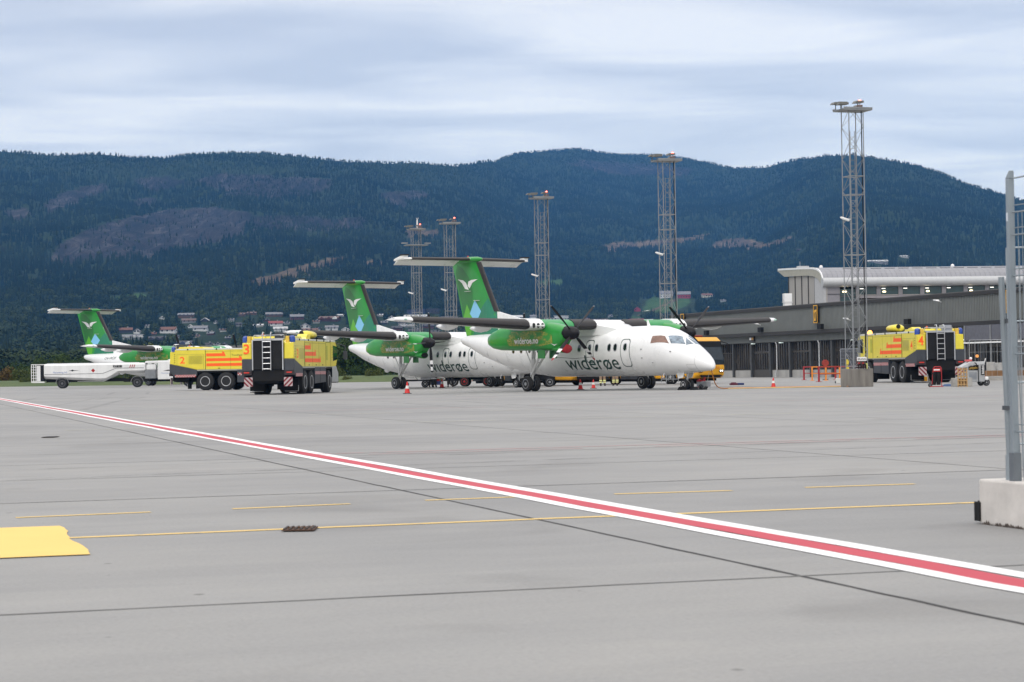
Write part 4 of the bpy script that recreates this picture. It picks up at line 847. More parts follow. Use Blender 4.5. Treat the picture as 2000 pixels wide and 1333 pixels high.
# gate signs
def gate_sign(s,txt,z0,z1,w_,label,pos=None):
    G=empty('gate_sign',B.matrix_basis@Vector((s,.1,z0)) if pos is None else pos,R_(108),label,'sign','gate signs on the terminal')
    h=z1-z0
    box_obj('sign_panel',(-w_/2,w_/2,.0,.18,0,h),mat('sign_black',(.02,.018,.016),.5),G)
    f=MB(); t_=.05; ym=mat('sign_yellow_bright',(.80,.42,.03),.4,var=.05)
    f.box(-w_/2,-w_/2+t_,.18,.20,.0,h).box(w_/2-t_,w_/2,.18,.20,.0,h).box(-w_/2,w_/2,.181,.201,h-.05,h+.02).box(-w_/2,w_/2,.181,.201,-.01,.05); f.build('sign_frame',ym,G)
    if txt: sign_text(txt,'gate_number',ym,G,(w_*.34,.204,h*.10),(-1,0,0),(0,0,1),w_*.68,h*.66,.035)
    return G
gate_sign(31.4,'27',5.08,6.72,.82,'tall black sign reading 27 in yellow on the terminal cladding')
g2=gate_sign(-2.2,None,4.75,6.75,.95,'yellow framed gate sign half hidden behind the foreground fence post')
box_obj('sign_face',(-.34,.34,.19,.21,1.0,1.75),mat('sign_pale_yellow',(.45,.42,.28),.5),g2); box_obj('sign_patch',(-.3,.3,.19,.21,.4,.85),mat('sign_patch_red',(.5,.16,.12),.5,var=.2),g2)
gate_sign(63.5,None,5.4,6.9,.9,'yellow framed gate sign at the far end of the terminal, seen between propeller blades')
G=empty('small_sign',B.matrix_basis@Vector((46.0,.05,3.62)),R_(108),'small black sign with white and yellow symbols low on the cladding','sign')
box_obj('sign_panel',(-.55,.55,0,.12,0,.5),mat('sign_black',(.02,.018,.016),.5),G); MB().box(.05,.45,.12,.13,.13,.36).build('white_symbol',white_s,G); MB().box(-.2,-.05,.12,.13,.13,.36).box(-.42,-.3,.12,.13,.13,.36).build('yellow_symbol',mat('sign_yellow',(.62,.30,.02),.4),G)
# glazed passage under a pale canopy edge at the right
A_=empty('entrance_canopy',B.matrix_basis@Vector((-4.0,.45,0)),R_(108),'flat glazed canopy with a white edge under the terminal band','canopy')
box_obj('canopy_edge',(-9,7,.9,1.0,2.66,2.78),white,A_); box_obj('canopy_roof',(-9,7,-.2,.9,2.70,2.76),mat('canopy_brown',(.10,.06,.05),.6),A_)
for x in (-8.9,-5,-1,3,6.9): MB().box(x-.05,x+.05,.75,.87,0,4.1).build('post',mat('post_grey',(.22,.23,.24),.4),A_)
box_obj('glass_screen',(-9,7,.78,.80,2.9,4.1),mat('screen_grey',(.10,.10,.12),.2),A_)
# ------------------------------------------------------------------ big hall behind
Hh=empty('terminal_hall',(36.6,240,0),R_(7),'taller hall with a curved grey roof and white eaves behind the low terminal','building')
pale=mat('hall_panel',(.33,.31,.29),.6,var=.05,scale=.5); conc_p=mat('hall_column',(.42,.42,.43),.7,var=.08); roofm=mat('standing_seam_roof',(.27,.27,.29),.45,var=.10,scale=.5,metal=.3)
RP=[(0,11.3),(.25,11.62),(.5,11.85),(1.2,12.2),(2.0,12.42),(2.8,12.57),(4.0,12.70),(5.3,12.78),(9,12.95),(14,13.15),(20.6,13.38)]
vs=[];n=len(RP); LX=75
k=0; mb=MB()
xs=np.arange(0,LX,.6)
for x in xs: mb.prism([(y,z+.005) for y,z in RP]+[(y,z-.1) for y,z in RP[::-1]],x,x+.575,'x')
rf=mb.build('roof',roofm,Hh)
for i in range(3):
    y,z=(2.2+i*.9,12.47+i*.07)
    mb=MB()
    for x in np.arange(3,LX,1.7): mb.box(x,x+1.3,y,y+.03,z,z+.07)
    mb.build('snow_guard',mat('guard_grey',(.2,.2,.22),.5,metal=.4),Hh)
MB().prism([(y,z+.06) for y,z in RP]+[(y,z-.16) for y,z in RP[::-1]],-.14,-.01,'x').build('verge_trim',white_s,Hh)
g_=MB(); 
g_.loft([[Vector((x,.05-.62*math.cos(t_),10.80+.55*math.sin(t_))) for t_ in [math.pi*2*i/16 for i in range(16)]] for x in (-.12,LX)]); g_.build('eaves_beam',mat('eaves_white',(.46,.465,.47),.4,var=.06,metal=.2),Hh,smooth=50)
low=[(0,10.35),(.6,10.6),(2.2,11.35),(4.0,11.72),(6.9,11.92),(12,12.1),(17.6,12.28),(20.6,13.1)]
mb=MB(); 
ys=np.arange(0,20.6,.36)
zt=lambda y:float(np.interp(y,[p[0] for p in RP],[p[1] for p in RP]))-.12; zl=lambda y:float(np.interp(y,[p[0] for p in low],[p[1] for p in low]))
for y in ys:
    mb.prism([(y,zl(y)),(y+.27,zl(y+.27)),(y+.27,zt(y+.27)),(y,zt(y))],-.10,.0,'x')
    mb.prism([(y+.27,zl(y+.27)),(y+.36,zl(min(20.6,y+.36))),(y+.36,zt(min(20.6,y+.36))),(y+.27,zt(y+.27))],-.05,.0,'x')
mb.build('gable_boarding',mat('boarding_pale',(.38,.37,.32),.6,var=.12,scale=2),Hh)
MB().prism([(.02,0),(16.2,0),(16.2,12.15),(12,12.15),(6.9,11.95),(4.0,11.75),(2.2,11.4),(.6,10.7),(.02,10.5)],.12,.5,'x').build('gable_wall',pale,Hh)
MB().box(.02,.30,.0,3.9,0,10.4).prism([(0,10.4),(3.9,10.4),(3.9,11.6),(2.2,11.35),(.6,10.6)],.02,.3,'x').build('gable_column',conc_p,Hh)
for y in (4.0,6.9,9.9,13.0,16.1): MB().box(.02,.11,y-.07,y+.07,0,zl(y)).build('gable_joint',mat('joint_dark',(.05,.05,.05),.6),Hh)
MB().box(.3,2.0,.1,.3,0,10.3).build('front_wall',mat('hall_wall_mauve',(.25,.24,.26),.6,var=.08,scale=1),Hh)
MB().box(.3,2.0,.02,.1,9.4,9.43).build('wall_joint',band_m,Hh)
MB().box(2.0,LX,.3,18,0,9.1).build('inner_block',mat('interior_dark',(.05,.045,.04),.8),Hh); MB().box(2,LX,8.0,18,9.1,11).build('inner_block',mat('interior_dark',(.05,.045,.04),.8),Hh)
wg=mat('hall_glass',(.03,.06,.065),.12,var=.2,scale=.5); warm=mat('ceiling_lamp_warm',(1,.9,.7),.4,var=0,emit=(1,.80,.45),es=4)
w_=box_obj('window',(2.0,3.95,.22,.25,8.0,10.0),wg,Hh); box_obj('window_frame',(1.9,4.0,.15,.22,9.1,9.18),mull,w_)
MB().box(1.9,2.02,.1,.3,8,10.2).box(3.95,4.3,.05,.3,8,10.2).build('window_post',mat('post_mauve',(.22,.21,.22),.6),Hh)
x=4.3; i=0
while x<LX-3:
    w_=box_obj('window',(x,x+2.15,.22,.25,9.3,10.2),wg,Hh); box_obj('window_frame',(x,x+2.15,.14,.24,9.22,9.32),mat('frame_pale',(.3,.28,.27),.5),w_)
    box_obj('window_post',(x+2.15,x+2.65,.08,.3,9.2,10.25),mat('post_mauve',(.22,.21,.22),.6),Hh)
    MB().box(x+.15,x+.6,.20,.215,9.98,10.06).build('ceiling_lamp',mat('strip_lamp',(1,1,1),.4,var=0,emit=(1,.95,.85),es=1.6),Hh)
    if i%2==1 and i<6: MB().lathe([(-.1,.02),(-.06,.20),(.06,.20),(.1,.02)],(x+.45,.19,9.65),'z',14).build('ceiling_lamp',warm,Hh)
    x+=2.65; i+=1
MB().lathe([(-.1,.02),(-.07,.26),(.07,.26),(.1,.02)],(2.6,.19,9.70),'z',14).build('ceiling_lamp',warm,Hh)
box_obj('lower_canopy',(4.3,LX,-.6,.1,8.9,9.16),mat('canopy_mauve',(.27,.25,.26),.5),Hh); box_obj('lower_wall',(4.3,LX,.0,.28,7.8,8.9),mat('recess_brown',(.03,.018,.015),.7),Hh)
for x in (-.0+2.0,18.5,40): 
    MB().lathe([(0,.22),(.15,.22),(.28,.15),(.33,.02)],(x,8,12.9),'z',12).build('roof_vent',white,Hh,smooth=40)
MB().box(.3,1.6,12,13,13.1,13.35).tube((1.0,14,13.1),(1.0,14,14.0),.02).build('roof_unit',mat('pipe_white',(.55,.56,.57),.4),Hh)
Ch=empty('white_chimney',at(1538,600,237)-Vector((0,0,3)),R_(7),'small white vent stack at the left end of the big hall','chimney')
box_obj('shaft',(-.42,.42,-.42,.42,0,3.65),white,Ch); box_obj('cap',(-.5,.5,-.5,.5,3.5,3.58),white,Ch); box_obj('hood',(-.46,.46,-.46,.46,3.6,4.55),white,Ch,bevel=.03)
MB().box(-.3,.3,-.3,.3,-8,0).build('stack_base',white,Ch)
# ------------------------------------------------------------------ hills
RX=[-1600,-900,-400,0,120,200,330,460,560,650,720,800,900,960,1050,1140,1220,1300,1400,1450,1500,1560,1620,1700,1800,1900,1960,2000,2200,2700,3600]
RY=[420,340,310,299,302,302,314,302,308,312,313,318,323,314,300,293,301,305,320,327,323,310,302,304,324,364,382,394,430,470,520]
YRX=[-1600,700,900,1050,1250,1450,1700,2000,3600]; YRY=[3300,3500,3900,4900,5200,4700,3700,3400,3000]
def hsh(ix,iy,s):
    h=(ix.astype(np.int64)*374761393+iy.astype(np.int64)*668265263+s*1442695041)&0xffffffff
    h=((h^(h>>13))*1274126177)&0xffffffff; return ((h^(h>>16))&0xffff)/65535.0
def vnoise(x,y,s=0):
    ix=np.floor(x);iy=np.floor(y); fx=x-ix;fy=y-iy; fx=fx*fx*(3-2*fx); fy=fy*fy*(3-2*fy)
    a=hsh(ix,iy,s);b=hsh(ix+1,iy,s);c=hsh(ix,iy+1,s);d=hsh(ix+1,iy+1,s)
    return (a*(1-fx)+b*fx)*(1-fy)+(c*(1-fx)+d*fx)*fy
def fbm(x,y,o=5,s=0):
    r=0;a=.5;t=0
    for k in range(o): r=r+a*vnoise(x*2**k,y*2**k,s+k*7); t+=a; a*=.5
    return r/t*2-1
GU=[0,.12,.25,.36,.5,.75,1.0]; GV=[0,.055,.15,.27,.44,.75,1.0]
Y0=480
def hill(X,Y):
    X=np.asarray(X,float);Y=np.asarray(Y,float); Ys=np.maximum(Y,50)
    px=1000+4000*X/Ys; er=(722.3-.016*(px-1000)-np.interp(px,RX,RY))/4000; yr=np.interp(px,YRX,YRY)
    u=(Y-Y0)/(yr-Y0); e_=er*np.interp(u,GU,GV); z=e_*np.minimum(Y,yr)-np.maximum(Y-yr,0)*.22+CAM_H*np.clip(u*8,0,1)
    amp=np.clip(u*3,0,1)*(4+26*np.clip((u-.3)*3,0,1))*np.clip((1.08-u)*5,.25,1)
    z=z+amp*fbm(X/260,Y/420,5,3)+np.clip(u*4,0,1)*5*fbm(X/60,Y/80,3,9)*np.clip((1.1-u)*4,.2,1)
    return np.where(u<=0,-.3,np.maximum(z,-.3+u*2))
def pxpy(X,Y,z):
    dy=Y; return 1000+4000*X/Y, 722.3-.016*4000*X/Y-4000*(z-CAM_H)/Y
def inpoly(px,py,poly):
    c=np.zeros(px.shape,bool); n=len(poly)
    for i in range(n):
        x1,y1=poly[i];x2,y2=poly[(i+1)%n]
        if y1==y2: continue
        k=((y1>py)!=(y2>py))&(px<(x2-x1)*(py-y1)/(y2-y1)+x1); c^=k
    return c
ROCK=[[(98,506),(120,474),(180,444),(260,424),(330,410),(400,406),(470,412),(486,430),(478,458),(430,474),(340,486),(290,505),(200,500),(150,516)],[(88,402),(120,380),(212,354),(215,372),(150,398),(96,416)],[(8,412),(50,405),(66,420),(30,432)],[(250,392),(300,386),(330,400),(270,402)],[(740,380),(830,370),(850,384),(780,396)],[(0,482),(22,480),(16,494),(0,494)],[(770,388),(800,386),(800,404),(770,402)]]
FAINT=[[(380,352),(430,338),(530,342),(660,352),(650,372),(560,388),(450,380)],[(490,425),(560,418),(650,428),(720,424),(712,446),(640,452),(560,446),(500,452)],[(1100,318),(1160,312),(1280,322),(1380,330),(1330,345),(1200,340)],[(260,350),(330,345),(380,360),(300,372)]]
SCREE=[[(440,410),(486,414),(505,425),(470,452),(425,446)]]
CLEAR=[[(488,552),(505,541),(560,530),(612,514),(640,505),(684,499),(668,515),(640,530),(590,542),(545,556),(500,560)],[(1176,484),(1200,473),(1290,470),(1385,458),(1380,466),(1290,480),(1220,490),(1190,492)],[(1390,484),(1412,470),(1455,465),(1500,474),(1560,463),(1562,468),(1500,488),(1450,488),(1400,490)],[(790,452),(812,443),(860,452),(858,460),(800,464)],[(700,512),(745,506),(752,517),(712,522)]]
FIELD=[[(1256,614),(1262,592),(1275,580),(1300,584),(1345,583),(1352,592),(1330,604),(1290,614)],[(1226,630),(1236,618),(1256,619),(1254,630)],[(208,582),(270,573),(300,577),(290,590),(220,592)],[(1040,560),(1062,548),(1110,546),(1100,560)]]
TRACK=[(1248,616),(1262,611),(1285,600),(1320,585),(1326,586),(1290,602),(1266,614),(1252,618)]
def masks(X,Y,Z):
    px,py=pxpy(X,Y,Z); wx=px+9*fbm(X/25,Y/40,3,31); wy=py+5*fbm(X/25,Y/40,3,57)
    f=lambda L_:np.any([inpoly(wx,wy,p) for p in L_],axis=0)
    fs=lambda L_:np.any([inpoly(px,py,p) for p in L_],axis=0)
    fa=f(FAINT); masks.faint=fa
    return f(ROCK)|fa,f(SCREE),f(CLEAR),fs(FIELD),fs([TRACK])
ts=np.linspace(-.40,.40,560); us=np.concatenate([np.linspace(0,1.02,230),np.linspace(1.06,1.5,14)])
TT,UU=np.meshgrid(ts,us,indexing='ij'); PXg=1000+4000*TT; YR=np.interp(PXg,YRX,YRY); YY=Y0+UU*(YR-Y0); XX=TT*YY; ZZ=hill(XX,YY)
me=bpy.data.meshes.new('hillside'); nx,ny=XX.shape
co=np.stack([XX,YY,ZZ],-1).reshape(-1,3)
idx=np.arange(nx*ny).reshape(nx,ny); F=np.stack([idx[:-1,:-1],idx[1:,:-1],idx[1:,1:],idx[:-1,1:]],-1).reshape(-1,4)
me.vertices.add(len(co)); me.vertices.foreach_set('co',co.ravel()); me.loops.add(F.size); me.loops.foreach_set('vertex_index',F.ravel()); me.polygons.add(len(F)); me.polygons.foreach_set('loop_start',np.arange(0,F.size,4)); me.polygons.foreach_set('loop_total',np.full(len(F),4)); me.update(); me.validate()
rk,sc_,cl,fi,tr=masks(co[:,0],co[:,1],co[:,2])
col=np.zeros((len(co),4)); col[:,3]=1; col[:,0]=rk; col[:,1]=cl|tr; col[:,2]=fi&~tr; col[sc_,0]=1; 
ca_=me.color_attributes.new('cover','FLOAT_COLOR','POINT'); ca_.data.foreach_set('color',col.ravel())
me.shade_smooth()
hm,t,b=nodes_mat('hillside_ground'); g=N_(t,'ShaderNodeNewGeometry'); va=N_(t,'ShaderNodeVertexColor'); va.layer_name='cover'; sp_=N_(t,'ShaderNodeSeparateColor'); t.links.new(va.outputs[0],sp_.inputs[0])
mp=N_(t,'ShaderNodeMapping'); mp.inputs['Scale'].default_value=(1,.22,.22); t.links.new(g.outputs['Position'],mp.inputs[0])
nf=noise(t,g.outputs['Position'],.03,8,.65); nr=noise(t,mp.outputs[0],.05,10,.72,.8)
floor_=ramp(t,nf,[(.3,(.010,.020,.009)),(.6,(.02,.035,.014)),(.8,(.035,.045,.02))])
rock_=ramp(t,nr,[(.38,(.008,.010,.012)),(.47,(.019,.0185,.021)),(.55,(.034,.031,.034)),(.66,(.085,.080,.082))])
clr_=ramp(t,nr,[(.35,(.04,.032,.022)),(.5,(.095,.068,.045)),(.62,(.16,.12,.075))]); fld_=ramp(t,nf,[(.3,(.030,.072,.022)),(.7,(.050,.10,.030))])
c=mixc(t,sp_.outputs[0],floor_,rock_); c=mixc(t,sp_.outputs[1],c,clr_); c=mixc(t,sp_.outputs[2],c,fld_)
t.links.new(c,b.inputs['Base Color']); b.inputs['Roughness'].default_value=.95; b.inputs['Specular IOR Level'].default_value=.1
bn=N_(t,'ShaderNodeBump'); bn.inputs['Strength'].default_value=.8; bn.inputs['Distance'].default_value=6; t.links.new(nr,bn.inputs['Height']); t.links.new(bn.outputs[0],b.inputs['Normal'])
me.materials.append(hm); ho=bpy.data.objects.new('hillside',me); COL.objects.link(ho); tag(ho,kind='structure')
# ------------------------------------------------------------------ houses on the hillside
def ground_hit(px,py):
    d=_F+_R*((px-1000)/4000)-_U*((py-666.5)/4000); d=d/d.y
    Ys=np.arange(500,5200,2.0); zr=CAM_H+d.z*Ys; zh=hill(d.x*Ys,Ys); k=np.argmax(zh>zr)
    return (d.x*Ys[k],float(Ys[k]),float(zh[k]))
HC=dict(white=(.55,.55,.54),cream=(.55,.52,.42),red=(.28,.035,.05),darkred=(.085,.03,.03),brown=(.10,.06,.045),grey=(.24,.24,.25),dark=(.035,.035,.045),navy=(.04,.05,.10),pale=(.42,.42,.40))
RC=dict(red=(.22,.045,.04),brown=(.12,.075,.06),grey=(.16,.16,.17),dark=(.045,.042,.048),light=(.45,.45,.45),rust=(.13,.055,.038))
def hmat(k,tbl,pre): return mat(pre+k,tbl[k],.7,var=.12,scale=.8)
HS=[# px,base y,width px,height px,wall,roof,kind,label
(246,650,24,9,'dark','rust','g','dark house under a rust red roof, leftmost on the hillside'),
(268,652,12,8,'white','grey','e','small white gabled house above the long pale terrace'),
(260,663,40,8,'pale','grey','t','long pale terraced row low on the left hillside'),
(330,651,30,11,'white','rust','g','white villa with a rust roof above fire truck 2'),
(317,624,9,5,'white','light','e','tiny white gabled house high among trees left of the big brown roofs'),
(364,620,30,7,'brown','grey','g','big brown house, highest on the left side of the village'),
(369,631,26,8,'grey','brown','g','grey-brown house just below the big brown one'),
(401,629,14,7,'dark','light','e','dark chalet with white gable edges'),
(372,641,8,6,'white','light','e','tiny white house below the grey-brown house'),
(392,647,27,10,'white','grey','g','white house with a broad grey roof right of the tiny white house'),
(422,633,8,6,'white','grey','e','narrow white gable right of the dark chalet'),
(309,667,34,9,'dark','dark','t','dark low house with several gables above the tail of the farthest airliner'),
(358,676,34,9,'navy','dark','t','dark blue flat house just above fire truck 2'),
(472,618,14,6,'brown','brown','g','small brown house above fire truck 3'),
(468,638,14,7,'grey','dark','g','small grey house left of fire truck 3 lamps'),
(408,677,12,6,'white','dark','g','white house close above the roof of fire truck 2'),
(424,677,10,5,'pale','grey','g','pale low house close above the roof of fire truck 2'),
(439,677,9,6,'white','grey','e','white gable close above the roof of fire truck 2'),
(493,615,18,5,'brown','brown','g','low brown house on the tree line left of two grey roofed houses'),
(536,619,32,8,'brown','grey','g','wide brown house with a grey roof, high above fire truck 3'),
(580,624,26,9,'darkred','grey','g','dark red house with a grey roof right of the wide brown one'),
(644,627,38,8,'darkred','brown','t','sprawling dark red house left of the middle airliner tail'),
(664,618,14,3,'white','light','g','low white roofed house beside the middle airliner tail'),
(538,637,26,9,'white','red','g','white house with a bright red roof above fire truck 3'),
(548,647,26,8,'white','light','g','white house with a pale roof below the bright red roof'),
(596,643,20,10,'white','grey','e','tall white gabled house above the turret of fire truck 3'),
(603,649,34,6,'white','rust','g','long low white house with rust roof above the turret of fire truck 3'),
(648,645,24,8,'white','grey','g','white house with grey roof left of the middle airliner fin'),
(675,647,13,6,'white','light','e','small white gable touching the middle airliner fin'),
(505,639,18,5,'pale','light','g','pale low house left of the bright red roof'),
(804,614,17,9,'navy','dark','b','dark blue flat block left of the farthest mast'),
(823,612,18,8,'navy','dark','b','dark blue flat block right of the farthest mast'),
(846,612,22,9,'dark','dark','b','black flat roofed block between the two farthest masts'),
(812,622,44,6,'cream','light','t','long cream row with white gables at the farthest mast'),
(765,625,11,7,'white','light','e','white gable above the wingtip of the nearest airliner'),
(742,618,11,4,'pale','light','g','pale low house right of the middle airliner fin'),
(878,628,32,9,'dark','dark','t','dark row of roofs left of the nearest airliner fin'),
(797,640,30,6,'pale','grey','t','pale low row under the wing of the nearest airliner'),
(835,641,24,7,'darkred','dark','g','dark red house under the wing of the nearest airliner'),
(863,644,20,8,'dark','grey','g','dark house with grey roof under the wing of the nearest airliner'),
(776,645,20,7,'darkred','dark','g','dark red house below the near wingtip'),
(812,651,26,7,'dark','dark','g','black roofed house low between the near wing and the middle airliner'),
(1010,624,20,7,'pale','light','g','pale house right of the nearest airliner fin'),
(1040,622,16,6,'white','grey','g','white house with grey roof left of the modern white villa'),
(1088,626,50,9,'white','light','m','modern white flat roofed villa behind the near propeller'),
(1172,630,30,6,'cream','brown','t','cream row with a brown roof right of the near propeller'),
(1210,634,24,5,'darkred','dark','g','dark red low house above the fuselage roof of the nearest airliner'),
(1243,633,28,9,'white','red','g','white house with a bright red roof above the fuselage of the nearest airliner'),
(1268,631,18,6,'white','light','g','white house with a pale roof beside the bright red roofed one'),
(1245,608,12,8,'red','rust','e','small red barn at the foot of the green field'),
(1301,582,25,13,'white','grey','f','big white farmhouse at the top of the green field'),
(1336,583,25,13,'red','grey','f','big red barn beside the white farmhouse'),
(1380,581,20,7,'cream','rust','g','cream house with a rust roof right of the red barn'),
(286,640,10,5,'white','grey','g','small white house just right of the fin of the farthest airliner'),
(300,655,9,5,'brown','rust','g','small brown house between the long pale row and the white villa'),
(345,661,10,5,'white','dark','g','small white house below the white villa with the rust roof'),
(383,660,12,5,'cream','brown','g','cream house halfway down between the grey roofed villa and fire truck 2'),
(412,655,12,6,'darkred','grey','g','dark red house above the middle of fire truck 2'),
(436,648,12,5,'white','brown','g','white house with brown roof above the front of fire truck 2'),
(447,663,11,5,'dark','grey','g','dark cottage close above the front of fire truck 2'),
(452,628,10,5,'pale','grey','g','pale cottage among trees left of the small brown house'),
(520,628,12,4,'darkred','dark','g','small dark red house directly below the wide brown one'),
(560,634,10,4,'white','grey','g','small white house between the bright red roof and the dark red house'),
(618,632,12,5,'pale','brown','g','pale cottage left of the sprawling dark red house'),
(622,646,10,5,'white','dark','g','small white cottage right of the long low white house'),
(751,634,12,6,'dark','grey','g','dark cottage between the two nearest airliner tails'),
(764,652,14,6,'pale','dark','g','pale cottage low between the middle fin and the near wing'),
(785,634,12,5,'white','dark','g','white cottage with black roof left of the farthest mast base'),
(850,652,16,6,'pale','dark','g','pale cottage low under the near wing beside the second farthest mast'),
(1120,634,16,5,'dark','rust','g','dark cottage right of the modern white villa'),
(1145,628,12,5,'white','rust','g','white cottage left of the cream row with a brown roof'),
(1020,634,20,5,'brown','grey','g','brown cottage low right of the nearest airliner fin'),
(1055,636,18,5,'darkred','grey','g','dark red cottage below the white house near the modern villa'),
(1192,620,10,4,'pale','grey','g','pale cottage above the dark red low house'),
(1412,590,10,4,'pale','grey','g','tiny pale cottage right of the cream house near the red barn'),
(1560,490,9,3,'dark','dark','g','tiny dark cabin on the hillside left of the big hall'),
(1714,514,38,5,'grey','light','t','long grey farm building high on the right hillside'),
(1766,504,16,4,'pale','light','g','small pale cabin high on the right hillside'),
]
win_m=mat('house_window',(.03,.035,.045),.2,var=0); hl=[]
for k,(px,py,wp,hp,wc,rc,kd,lb) in enumerate(HS):
    X,Y,Z=ground_hit(px,py); s=Y/4000; w_=wp*s; h=hp*s; rr=random.Random(k); dp=min(w_*.8,9)
    Ho=empty('house',(X,Y,Z-.4),R_(rr.uniform(-14,14)) if kd!='e' else R_(rr.uniform(-8,8)),lb,'house','houses on the wooded hillside'); hl.append((X,Y,w_))
    wm_=hmat(wc,HC,'wall_'); rm=hmat(rc,RC,'roof_'); 
    hw=h*.55+.4
    if kd in 'gtf':
        MB().prism([(-dp/2,-2),(dp/2,-2),(dp/2,hw),(0,h+.3),(-dp/2,hw)],-w_/2,w_/2,'x').build('wall',wm_,Ho)
        MB().prism([(-dp/2-.5,hw-.25),(0,h+.35),(dp/2+.5,hw-.25),(dp/2+.5,hw),(0,h+.65),(-dp/2-.5,hw)],-w_/2-.5,w_/2+.5,'x').build('roof',rm,Ho)
        if kd=='t':
            for q in (-.32,.05,.36): MB().prism([(q*w_-1.6,hw*.6),(q*w_+1.6,hw*.6),(q*w_+1.6,hw),(q*w_,h+.2),(q*w_-1.6,hw)],-dp/2-1.2,-.2,'y').build('dormer',hmat('white' if rr.random()<.5 and wc!='dark' else wc,HC,'wall_'),Ho)
    elif kd=='e':
        MB().prism([(-w_/2,-2),(w_/2,-2),(w_/2,hw*.8),(0,h+.3),(-w_/2,hw*.8)],-dp/2,dp/2,'y').build('wall',wm_,Ho)
        MB().prism([(-w_/2-.4,hw*.8-.3),(0,h+.35),(w_/2+.4,hw*.8-.3),(w_/2+.4,hw*.8+.1),(0,h+.8),(-w_/2-.4,hw*.8+.1)],-dp/2-.4,dp/2+.4,'y').build('roof',rm,Ho)
    elif kd=='b':
        MB().box(-w_/2,w_/2,-dp/2,dp/2,-2,h).build('wall',wm_,Ho); MB().box(-w_/2-.2,w_/2+.2,-dp/2-.2,dp/2+.2,h,h+.3).build('roof',rm,Ho)
    else:
        MB().box(-w_/2,w_/2,-dp/2,dp/2,-2,h*.5).box(-w_*.1,w_*.45,-dp/2+.8,dp/2,h*.5,h).build('wall',wm_,Ho); MB().box(-w_/2-.5,w_/2+.5,-dp/2-.6,dp/2,h*.5,h*.5+.35).box(-w_*.14,w_*.5,-dp/2+.2,dp/2,h,h+.35).build('roof',rm,Ho)
    n=max(2,int(w_/2.8)); yf=-dp/2-.03-(1.2 if kd=='t' and False else 0)
    for i in range(n):
        if rr.random()<.15: continue
        cxw=-w_/2+(i+.5)*w_/n
        for zz in ([.9] if hw<4.4 else [.9,3.4]):
            MB().box(cxw-.55,cxw+.55,yf,yf+.02,zz+.3,zz+1.5).build('window',win_m,Ho)
    if kd in 'gf' and rr.random()<.6: MB().box(-.4+w_*.15,.4+w_*.15,-.4,.4,h,h+1.4).build('chimney',hmat('grey',HC,'wall_'),Ho)
X,Y,Z=ground_hit(1262,611)
tag(MB().loft([[Vector((X+x+1.5*k*math.cos(a),Y+1.2*k*math.sin(a),Z+z)) for a in [i*math.pi/5 for i in range(10)]] for x,z,k in ((-3.4,.3,.2),(-2.5,.9,.8),(-1,1.4,1),(1,1.6,1),(2.8,2.2,.9),(3.6,2.0,.3))]).build('bale_pile',white_s,smooth=60),'pile of white wrapped bales at the bottom of the green field','bales')
# ------------------------------------------------------------------ forest on the hillside (stuff)
def tree_mat(name,c0,c1,sc_=.0085):
    m,t,b=nodes_mat(name); g=N_(t,'ShaderNodeNewGeometry'); oi=N_(t,'ShaderNodeObjectInfo'); n=noise(t,g.outputs['Position'],sc_,5,.6)
    f=N_(t,'ShaderNodeMath'); f.operation='MULTIPLY_ADD'; t.links.new(oi.outputs['Random'],f.inputs[0]); f.inputs[1].default_value=.45; 
    n2=N_(t,'ShaderNodeMath'); n2.operation='MULTIPLY_ADD'; t.links.new(n,n2.inputs[0]); n2.inputs[1].default_value=2.6; n2.inputs[2].default_value=-1.15; t.links.new(n2.outputs[0],f.inputs[2])
    cl_=N_(t,'ShaderNodeClamp'); t.links.new(f.outputs[0],cl_.inputs[0]); t.links.new(mixc(t,cl_.outputs[0],c0,c1),b.inputs['Base Color']); b.inputs['Roughness'].default_value=.9; b.inputs['Specular IOR Level'].default_value=.15
    return m
con_m=tree_mat('conifer_foliage',(.005,.013,.009),(.022,.036,.018)); dec_m=tree_mat('broadleaf_foliage',(.010,.023,.010),(.055,.074,.024))
bark=mat('bark',(.08,.06,.045),.9,var=.3,scale=3)
src=bpy.data.collections.new('forest_sources')
def src_obj(name,mb,m_):
    me=bpy.data.meshes.new(name); me.from_pydata(mb.v,[],mb.f); me.materials.append(m_); o=bpy.data.objects.new(name,me); src.objects.link(o); return o
for v in range(3):
    r_=random.Random(v); mb=MB(); n=7; H_=9+v
    for k in range(6):
        z0=.6+k*(H_-1.2)/6; z1=z0+(H_/6)*1.75; rad=(2.1-.2*v)*(1-k/6.6)*r_.uniform(.85,1.1)
        ring=[(math.cos(2*math.pi*i/n+k)*rad*r_.uniform(.7,1.2),math.sin(2*math.pi*i/n+k)*rad*r_.uniform(.7,1.2),z0+r_.uniform(-.4,.3)) for i in range(n)]
        mb.add(ring+[(r_.uniform(-.1,.1),r_.uniform(-.1,.1),min(H_,z1))],[(i,(i+1)%n,n) for i in range(n)])
    src_obj('a_conifer%d'%v,mb,con_m)
